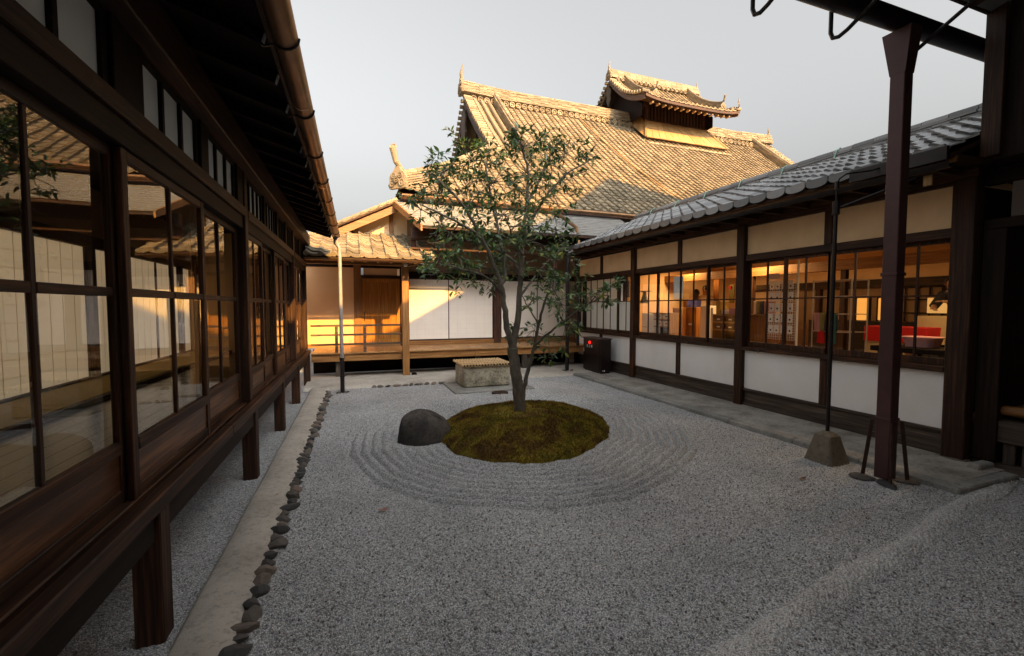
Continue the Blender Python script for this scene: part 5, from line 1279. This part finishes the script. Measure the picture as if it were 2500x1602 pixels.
for sx in (-1, 1):
    for sy in (-1, 1): part('leg', MB().box(TX + sx * .28 - .025, TX + sx * .28 + .025, TYC + sy * .26 - .025, TYC + sy * .26 + .025, FZ, TZ - .02), M['black_timber_z'], ct, fix=False)
for k, (ua, ub, lab) in enumerate(((2090, 2122, 'left glowing paper lantern screen at the back of the shop'), (2142, 2162, 'right glowing paper lantern screen at the back of the shop'))):
    y0, y1, z0, z1 = S(10.2, ua, 728, ub, 782)
    o = part('paper_lantern', MB().box(10.2, 10.24, y0, y1, z0, z1, .01), M['lantern_glow']); tag(o, lab, 'lantern', 'paper lanterns')
    part('frame', MB().box(10.19, 10.25, y0 - .02, y0 - .001, z0 - .02, z1 + .02).box(10.19, 10.25, y1 + .001, y1 + .02, z0 - .02, z1 + .02), M['black_timber_z'], o, fix=False)
goods('lantern_bench', 'black bench beneath the glowing lantern screens', 'bench', (9.9, 10.5, 4.9, 7.2, FZ, z0 - .022), 'black_timber_y')
y0, y1, z0, z1 = S(10.6, 2262, 727, 2332, 765); goods('lit_cabinet', 'warm lit display shelf behind the working person at right', 'display', (10.6, 10.9, y0 - .4, y1, z0, z1), 'lit_shelf', None, [('shelf_top', (10.58, 10.9, y0 - .42, y1 + .02, z1 + .001, z1 + .05), 'honey_y')])
y0, y1, z0, z1 = S(6.6, 2305, 825, 2322, 862); goods('hanging_towel', 'pale cloth hanging in the corner of the nearest shop window', 'towel', (6.6, 6.62, y0, y1, max(z0, FZ), z1), 'tan_cloth')
goods('poster', 'small black and white poster inside the far shop window', 'poster', (6.093, 6.096, 8.74, 8.98, 1.86, 2.24), 'poster_print')
part('brim', MB().tube([(6.4, 8.58, 1.99), (6.4, 8.58, 2.005)], .16, 16), M['tan_cloth'], tag(part('straw_hat', MB().tube([(6.4, 8.58, 1.72), (6.4, 8.58, 1.9), (6.4, 8.58, 1.985)], [.1, .045, .04], 12), M['olive']), 'wide flat straw hat on a stand in the far shop window', 'hat'))
lamp(7.2, 3.12, 'lit amber ceiling lamp in the nearest shop window', .34, .09, 12)
lamp(8.6, 7.6, 'lit ceiling lamp over the orange counters', .34, .25, 25)
lamp(8.8, 10.0, 'lit ceiling lamp at the far end of the shop', .34, .2, 20)

# ------------------------------------------------------------------ camellia tree
TR = thing('camellia_tree', 'slender evergreen tree with two stems and glossy leaves on the moss mound', 'tree', (2.1, 5.42, .2))
TY = 5.42
def tp(u, v, dy=0): return at(u, v, 1, TY + dy)
def curve(pts, n=6):                       # smooth polyline through points
    out = []
    P = [pts[0]] + list(pts) + [pts[-1]]
    for i in range(1, len(P) - 2):
        a, b, c, d = P[i - 1], P[i], P[i + 1], P[i + 2]
        for k in range(n):
            t = k / n; out.append(.5 * ((2 * b) + (c - a) * t + (2 * a - 5 * b + 4 * c - d) * t * t + (3 * b - a - 3 * c + d) * t ** 3))
    out.append(pts[-1]); return out
tr_ = random.Random(21)
stems = [
 ([(1222, 985, 0), (1221, 960, 0), (1215, 910, 0), (1207, 850, 0), (1203, 815, 0)], .088, .068),
 ([(1203, 820, 0), (1190, 770, -.02), (1182, 705, -.05), (1176, 665, -.06), (1155, 610, -.1), (1128, 555, -.15), (1098, 500, -.2), (1065, 455, -.25)], .046, .014),
 ([(1176, 668, -.06), (1186, 640, .05), (1178, 580, .12), (1165, 520, .2), (1150, 450, .25), (1140, 390, .3)], .034, .012),
 ([(1203, 820, 0), (1213, 765, .03), (1219, 700, .05), (1223, 640, .06), (1228, 560, .05), (1236, 480, .02), (1240, 410, 0), (1228, 355, -.05), (1207, 300, -.08)], .050, .010),
 ([(1226, 945, .03), (1232, 900, .05), (1243, 860, .05), (1254, 815, .02), (1264, 765, -.05), (1282, 700, -.1), (1300, 640, -.15)], .036, .012),
 ([(1254, 812, .02), (1285, 785, -.15), (1325, 752, -.3), (1365, 722, -.4), (1410, 700, -.45)], .020, .008),
 ([(1228, 560, .05), (1255, 505, .0), (1290, 450, -.1), (1335, 405, -.2), (1380, 380, -.25)], .026, .008),
 ([(1223, 640, .06), (1195, 605, .2), (1150, 580, .35), (1090, 560, .45), (1040, 540, .5)], .026, .009),
 ([(1128, 555, -.15), (1080, 525, -.3), (1030, 500, -.4), (985, 480, -.45)], .020, .007),
 ([(1065, 455, -.25), (1030, 425, -.3), (1000, 400, -.3)], .014, .006),
 ([(1236, 480, .02), (1262, 430, .2), (1285, 385, .35), (1300, 345, .4)], .020, .008),
 ([(1219, 700, .05), (1255, 650, .3), (1290, 610, .45), (1325, 580, .5)], .018, .007),
 ([(1182, 690, -.05), (1140, 650, -.3), (1095, 635, -.5), (1050, 622, -.6)], .018, .007),
 ([(1228, 600, .05), (1205, 560, -.3), (1190, 520, -.5)], .016, .007),
 ([(1264, 765, -.05), (1240, 720, -.25), (1222, 690, -.35)], .011, .005),
]
nodes = []
for i, (pts, r0, r1) in enumerate(stems):
    P = [tp(u, v, d) for u, v, d in pts]
    if i == 0: P[0].z -= .05
    C = curve(P, 5)
    for k in range(1, len(C) - 1): C[k] += Vector((tr_.gauss(0, .006), tr_.gauss(0, .006), 0))
    rad = [r0 + (r1 - r0) * (k / (len(C) - 1)) ** .8 for k in range(len(C))]
    if i == 0: rad[0] *= 1.35; rad[1] *= 1.2; rad[2] *= 1.08
    o = part('trunk' if i in (0,) else 'limb', MB().tube(C, rad, 12 if i < 5 else 8), M['bark'], TR, smooth=True)
    if i > 0: nodes += [(c, rad[k]) for k, c in enumerate(C) if k > len(C) * .25]
clusters = [(1000,392,26),(1048,400,36),(1105,380,42),(1150,352,36),(1203,305,18),(1228,345,34),(1280,352,38),(1330,362,38),(1372,372,24),(1345,415,30),(1292,415,40),(1232,405,42),(1165,425,44),(1092,445,40),(1030,455,38),(985,490,26),(1040,515,36),(1108,515,40),(1180,505,44),(1255,495,44),(1250,565,46),(1310,540,26),(1182,575,46),(1110,575,40),(1050,568,32),(1030,610,30),(1092,635,36),(1150,635,36),(1205,635,32),(1280,635,34),(1318,598,28),(1010,648,16),(1330,660,22),(1362,690,28),(1400,688,30),(1428,694,16),(1320,720,30),(1270,700,22),(1255,775,28),(1330,768,24),(1290,820,20),(1215,795,14),(1300,690,26),(1225,455,36),(1310,480,26),(1070,605,26),(1130,480,34)]
twigs = MB(); leaves = []
lt = [(0, 0, 0), (.24, .30, .045), (.24, -.30, .045), (.58, .30, .05), (.58, -.30, .05), (1, 0, -.06), (.3, 0, 0), (.62, 0, .0)]
lf = [(0, 6, 1), (0, 2, 6), (1, 6, 7, 3), (2, 4, 7, 6), (3, 7, 5), (4, 5, 7)]
def leaf(p, d, s):
    up = Vector((tr_.gauss(0, .45), tr_.gauss(0, .45) - .15, 1)).normalized(); d = d.normalized(); sd = d.cross(up)
    if sd.length < .1: sd = Vector((1, 0, 0))
    sd.normalize(); n = sd.cross(d)
    w = .62 * s; m = Matrix(((d.x * s, sd.x * w, n.x * s, p.x), (d.y * s, sd.y * w, n.y * s, p.y), (d.z * s, sd.z * w, n.z * s, p.z), (0, 0, 0, 1)))
    leaves.append(m)
def twig(p, d, L, r, depth):
    q = p + d * L * .5 + Vector((tr_.gauss(0, .015), tr_.gauss(0, .015), tr_.gauss(0, .01))); e = q + (d + Vector((tr_.gauss(0, .25), tr_.gauss(0, .25), tr_.gauss(.05, .2)))).normalized() * L * .5
    twigs.tube([p, q, e], [r, r * .8, r * .5], 4)
    n = 3 if depth else 7
    for k in range(n):
        t = (k + 1) / n; b = p.lerp(q, t * 2) if t < .5 else q.lerp(e, t * 2 - 1)
        if depth and k == 0: continue
        dd = (d * .5 + Vector((tr_.gauss(0, .8), tr_.gauss(0, .8), tr_.gauss(-.12, .5)))).normalized()
        if depth:
            twig(b, dd, L * tr_.uniform(.4, .7), r * .55, 0)
        else: leaf(b + dd * .012, dd, tr_.uniform(.055, .098))
for (u, v, r) in clusters:
    px = 1 / (F / 5.75) * 1.04; R_ = r * px
    c = tp(u, v, tr_.gauss(0, .38))
    best = min(nodes, key=lambda n: (n[0] - c).length); a = best[0]
    mid = a.lerp(c, .5) + Vector((tr_.gauss(0, .03), tr_.gauss(0, .03), .03))
    C = curve([a, mid, c], 4); twigs.tube(C, [max(.006, .010 - .001 * k) for k in range(len(C))], 5)
    m = max(3, int((r / 7.6) ** 1.55))
    for k in range(m):
        d = Vector((tr_.gauss(0, 1), tr_.gauss(0, 1), tr_.gauss(.15, .8))).normalized()
        s = c + d * R_ * tr_.uniform(.05, .55); twigs.tube([C[-2], s], [.005, .004], 4)
        twig(s, d, R_ * tr_.uniform(.5, .9) + .05, .004, 1)
part('twigs', twigs, M['bark'], TR, fix=False)
lm = MB().add(lt, lf).mesh('leaf'); lm.polygons.foreach_set('use_smooth', [True] * len(lm.polygons))
leaves.sort(key=lambda m: m.translation.y - .25 * (m.translation - Vector((0, 0, 0))).to_3d().z * 0)
rest = MB()
for i, m in enumerate(leaves):
    if i < 300: link('leaf', lm, M['leaf'], TR, mw=m)
    else: rest.add([m @ Vector(v) for v in lt], lf)
tag(part('crown', rest, M['leaf'], TR, fix=False, smooth=True), kind='stuff')
print('leaves', len(leaves))

# ------------------------------------------------------------------ people in the shop
def person(lab, joints, edges, radii, loc, rz, top_mat, skin_mat, hair_mat, hair, face_dir=(0, -1, 0)):
    t = thing('person', lab, 'person', loc, rz=rz)
    me = bpy.data.meshes.new('body'); names = list(joints); idx = {n: i for i, n in enumerate(names)}
    me.from_pydata([joints[n] for n in names], [(idx[a], idx[b]) for a, b in edges], []); me.materials.append(M[skin_mat])
    o = bpy.data.objects.new('body', me); COL.objects.link(o); o.parent = t
    sk = o.modifiers.new('skin', 'SKIN'); sk.use_smooth_shade = True
    for n, v in zip(names, me.skin_vertices[0].data): v.radius = radii.get(n, (.04, .04)); v.use_root = (n == 'pelvis')
    ss = o.modifiers.new('sub', 'SUBSURF'); ss.levels = 2; ss.render_levels = 2
    return t, o
def ball(f, c, r, n=12):
    bm = bmesh.new(); bmesh.ops.create_uvsphere(bm, u_segments=n, v_segments=n, radius=1); V = [Vector((v.co.x * r[0], v.co.y * r[1], v.co.z * r[2])) + Vector(c) for v in bm.verts]; Fc = [[v.index for v in fc.verts] for fc in bm.faces]; bm.free(); f.add(V, Fc)
def cloth(t, name, rings, mat):              # garment as stacked elliptical rings
    V = []; n = 20
    for (c, rx, ry) in rings:
        for k in range(n): a = 2 * math.pi * k / n; V.append((c[0] + rx * math.cos(a), c[1] + ry * math.sin(a), c[2]))
    f = MB().add(V, [(i * n + k, i * n + (k + 1) % n, (i + 1) * n + (k + 1) % n, (i + 1) * n + k) for i in range(len(rings) - 1) for k in range(n)])
    return part(name, f, M[mat], t, smooth=True, local=True)
plain('skin', (.50, .27, .15), .55, var=.06); plain('hair', (.012, .009, .008), .4); plain('pale_top', (.62, .50, .36), .85); plain('blue_top', (.05, .05, .20), .85); plain('dark_trousers', (.03, .028, .03), .85)
ST_E = [('pelvis', 'belly'), ('belly', 'chest'), ('chest', 'neck'), ('neck', 'jaw'), ('jaw', 'head'), ('head', 'crown'), ('chest', 'sl'), ('sl', 'el'), ('el', 'wl'), ('wl', 'hl'), ('chest', 'sr'), ('sr', 'er'), ('er', 'wr'), ('wr', 'hr'), ('pelvis', 'kl0'), ('kl0', 'kl'), ('kl', 'al'), ('al', 'tl'), ('pelvis', 'kr0'), ('kr0', 'kr'), ('kr', 'ar'), ('ar', 'tr')]
RADII = dict(pelvis=(.15, .11), belly=(.13, .10), chest=(.15, .11), neck=(.05, .05), jaw=(.066, .07), head=(.078, .092), crown=(.055, .065), sl=(.06, .06), sr=(.06, .06), el=(.042, .042), er=(.042, .042), wl=(.028, .028), wr=(.028, .028), hl=(.03, .018), hr=(.03, .018), kl0=(.09, .09), kr0=(.09, .09), kl=(.06, .06), kr=(.06, .06), al=(.04, .04), ar=(.04, .04), tl=(.04, .03), tr=(.04, .03))
def standing(h=1.62, lean=0.0):
    s = h / 1.62
    J = dict(pelvis=(0, 0, .90), belly=(0, 0, 1.05), chest=(0, -.0 + lean * .6, 1.26), neck=(0, -.01 + lean, 1.37), jaw=(0, -.03 + lean, 1.44), head=(0, -.015 + lean, 1.515), crown=(0, .0 + lean, 1.575),
             sl=(.17, lean * .7, 1.30), el=(.23, .02, 1.05), wl=(.20, -.12, .90), hl=(.18, -.19, .86), sr=(-.17, lean * .7, 1.30), er=(-.23, .02, 1.05), wr=(-.20, -.12, .90), hr=(-.18, -.19, .86),
             kl0=(.09, 0, .82), kl=(.09, -.02, .46), al=(.09, .02, .08), tl=(.09, -.12, .03), kr0=(-.09, 0, .82), kr=(-.09, -.02, .46), ar=(-.09, .02, .08), tr=(-.09, -.12, .03))
    return {k: tuple(c * s for c in v) for k, v in J.items()}
def dress(t, J, top, h, hairlen, trousers='dark_trousers', s=1.0):
    hd = Vector(J['head'])
    f = MB(); ball(f, hd + Vector((0, .018, .028)), (.090 * s, .104 * s, .098 * s))
    if hairlen: ball(f, hd + Vector((0, .06, -.07)), (.085 * s, .06 * s, .13 * s))
    # cut the face out: keep hair behind and above the brow
    V = [Vector(v) for v in f.v]; keep = [fc for fc in f.f if not all((V[i].y < hd.y - .035 and V[i].z < hd.z + .055) for i in fc)]
    part('hair', MB().add(V, keep), M['hair'], t, smooth=True, local=True)
    g = MB()
    for sx in (-.032, .032): ball(g, hd + Vector((sx, -.083, .005)), (.011, .008, .007), 8)
    part('eyes', g, M['hair'], t, smooth=True, local=True)
    g = MB(); g.tube([hd + Vector((0, -.082, .02)), hd + Vector((0, -.104, -.025)), hd + Vector((0, -.088, -.032))], [.007, .014, .008], 6); ball(g, hd + Vector((.083, .005, -.005)), (.01, .02, .03), 8); ball(g, hd + Vector((-.083, .005, -.005)), (.01, .02, .03), 8)
    part('nose_and_ears', g, M['skin'], t, smooth=True, local=True)
    part('mouth', MB().tube([hd + Vector((-.022, -.082, -.052)), hd + Vector((0, -.089, -.052)), hd + Vector((.022, -.082, -.052))], .005, 5), M['lips'], t, local=True)
    c = Vector(J['chest']); b = Vector(J['belly']); p = Vector(J['pelvis']); n = Vector(J['neck'])
    cloth(t, 'top', [((p.x, p.y, p.z - .06), .19, .145), (tuple(p), .18, .14), (tuple(b), .165, .13), (tuple(c), .19, .138), (tuple(c.lerp(n, .45)), .175, .105), (tuple(c.lerp(n, .8)), .085, .075), (tuple(n), .062, .06)], top)
    f = MB()
    for q in 'lr': f.tube([Vector(J['s' + q]) * 1.0 + Vector((0, 0, .01)), Vector(J['s' + q]).lerp(Vector(J['e' + q]), .55), Vector(J['e' + q]).lerp(Vector(J['w' + q]), .1)], [.078, .068, .062], 10)
    part('sleeves', f, M[top], t, smooth=True, local=True)
    f = MB()
    for q in 'lr': f.tube([Vector(J['k%s0' % q]) + Vector((0, 0, .05)), Vector(J['k%s0' % q]), Vector(J['k' + q]), Vector(J['a' + q])], [.11, .105, .078, .065], 10)
    part('trousers', f, M[trousers], t, smooth=True, local=True)
    # hands: palm from the body, fingers added
    g = MB()
    for q in 'lr':
        w, h_ = Vector(J['w' + q]), Vector(J['h' + q]); d = (h_ - w).normalized(); sd = d.cross(Vector((0, 0, 1))).normalized()
        for k in range(4):
            o = h_ + sd * (.012 * (k - 1.5)) + d * .015; l = (.055, .065, .06, .045)[k]
            g.tube([o, o + d * l * .55 + Vector((0, 0, -.006)), o + d * l + Vector((0, 0, -.02))], [.009, .008, .006], 6)
        o = w.lerp(h_, .5) + sd * .025; g.tube([o, o + sd * .02 + d * .02, o + sd * .022 + d * .045 + Vector((0, 0, -.008))], [.011, .010, .007], 6)
    part('fingers', g, M['skin'], t, smooth=True, local=True)
plain('lips', (.36, .12, .09), .5)
J = standing(1.66); t, o = person('woman with tied dark hair and pale top standing behind the counter', J, ST_E, RADII, (9.6, 10.05, .58), R(-85), 'pale_top', 'skin', 'hair', None)
dress(t, J, 'pale_top', 1.66, False)
J = standing(1.58); t, o = person('person with shoulder-length dark hair and blue top, back turned, by the counter', J, ST_E, RADII, (9.45, 10.25, .55), R(120), 'blue_top', 'skin', 'hair', None)
dress(t, J, 'blue_top', 1.58, True)
# worker leaning over the cloth table, both hands at a small piece of work
J = standing(1.66); J.update(chest=(0, -.16, 1.27), neck=(0, -.25, 1.36), jaw=(0, -.31, 1.40), head=(0, -.335, 1.465), crown=(0, -.33, 1.54), belly=(0, -.05, 1.08), sl=(.17, -.20, 1.29), el=(.20, -.40, 1.14), wl=(.10, -.62, 1.17), hl=(.06, -.69, 1.18), sr=(-.17, -.20, 1.29), er=(-.20, -.38, 1.10), wr=(-.08, -.60, 1.07), hr=(-.03, -.67, 1.06))
t, o = person('person with short dark hair leaning over the tan cloth table at work', J, ST_E, RADII, (9.28, 4.18, .55), R(-92), 'dark_trousers', 'skin', 'hair', None)
dress(t, J, 'dark_trousers', 1.66, False)
print('objects', len(bpy.data.objects))
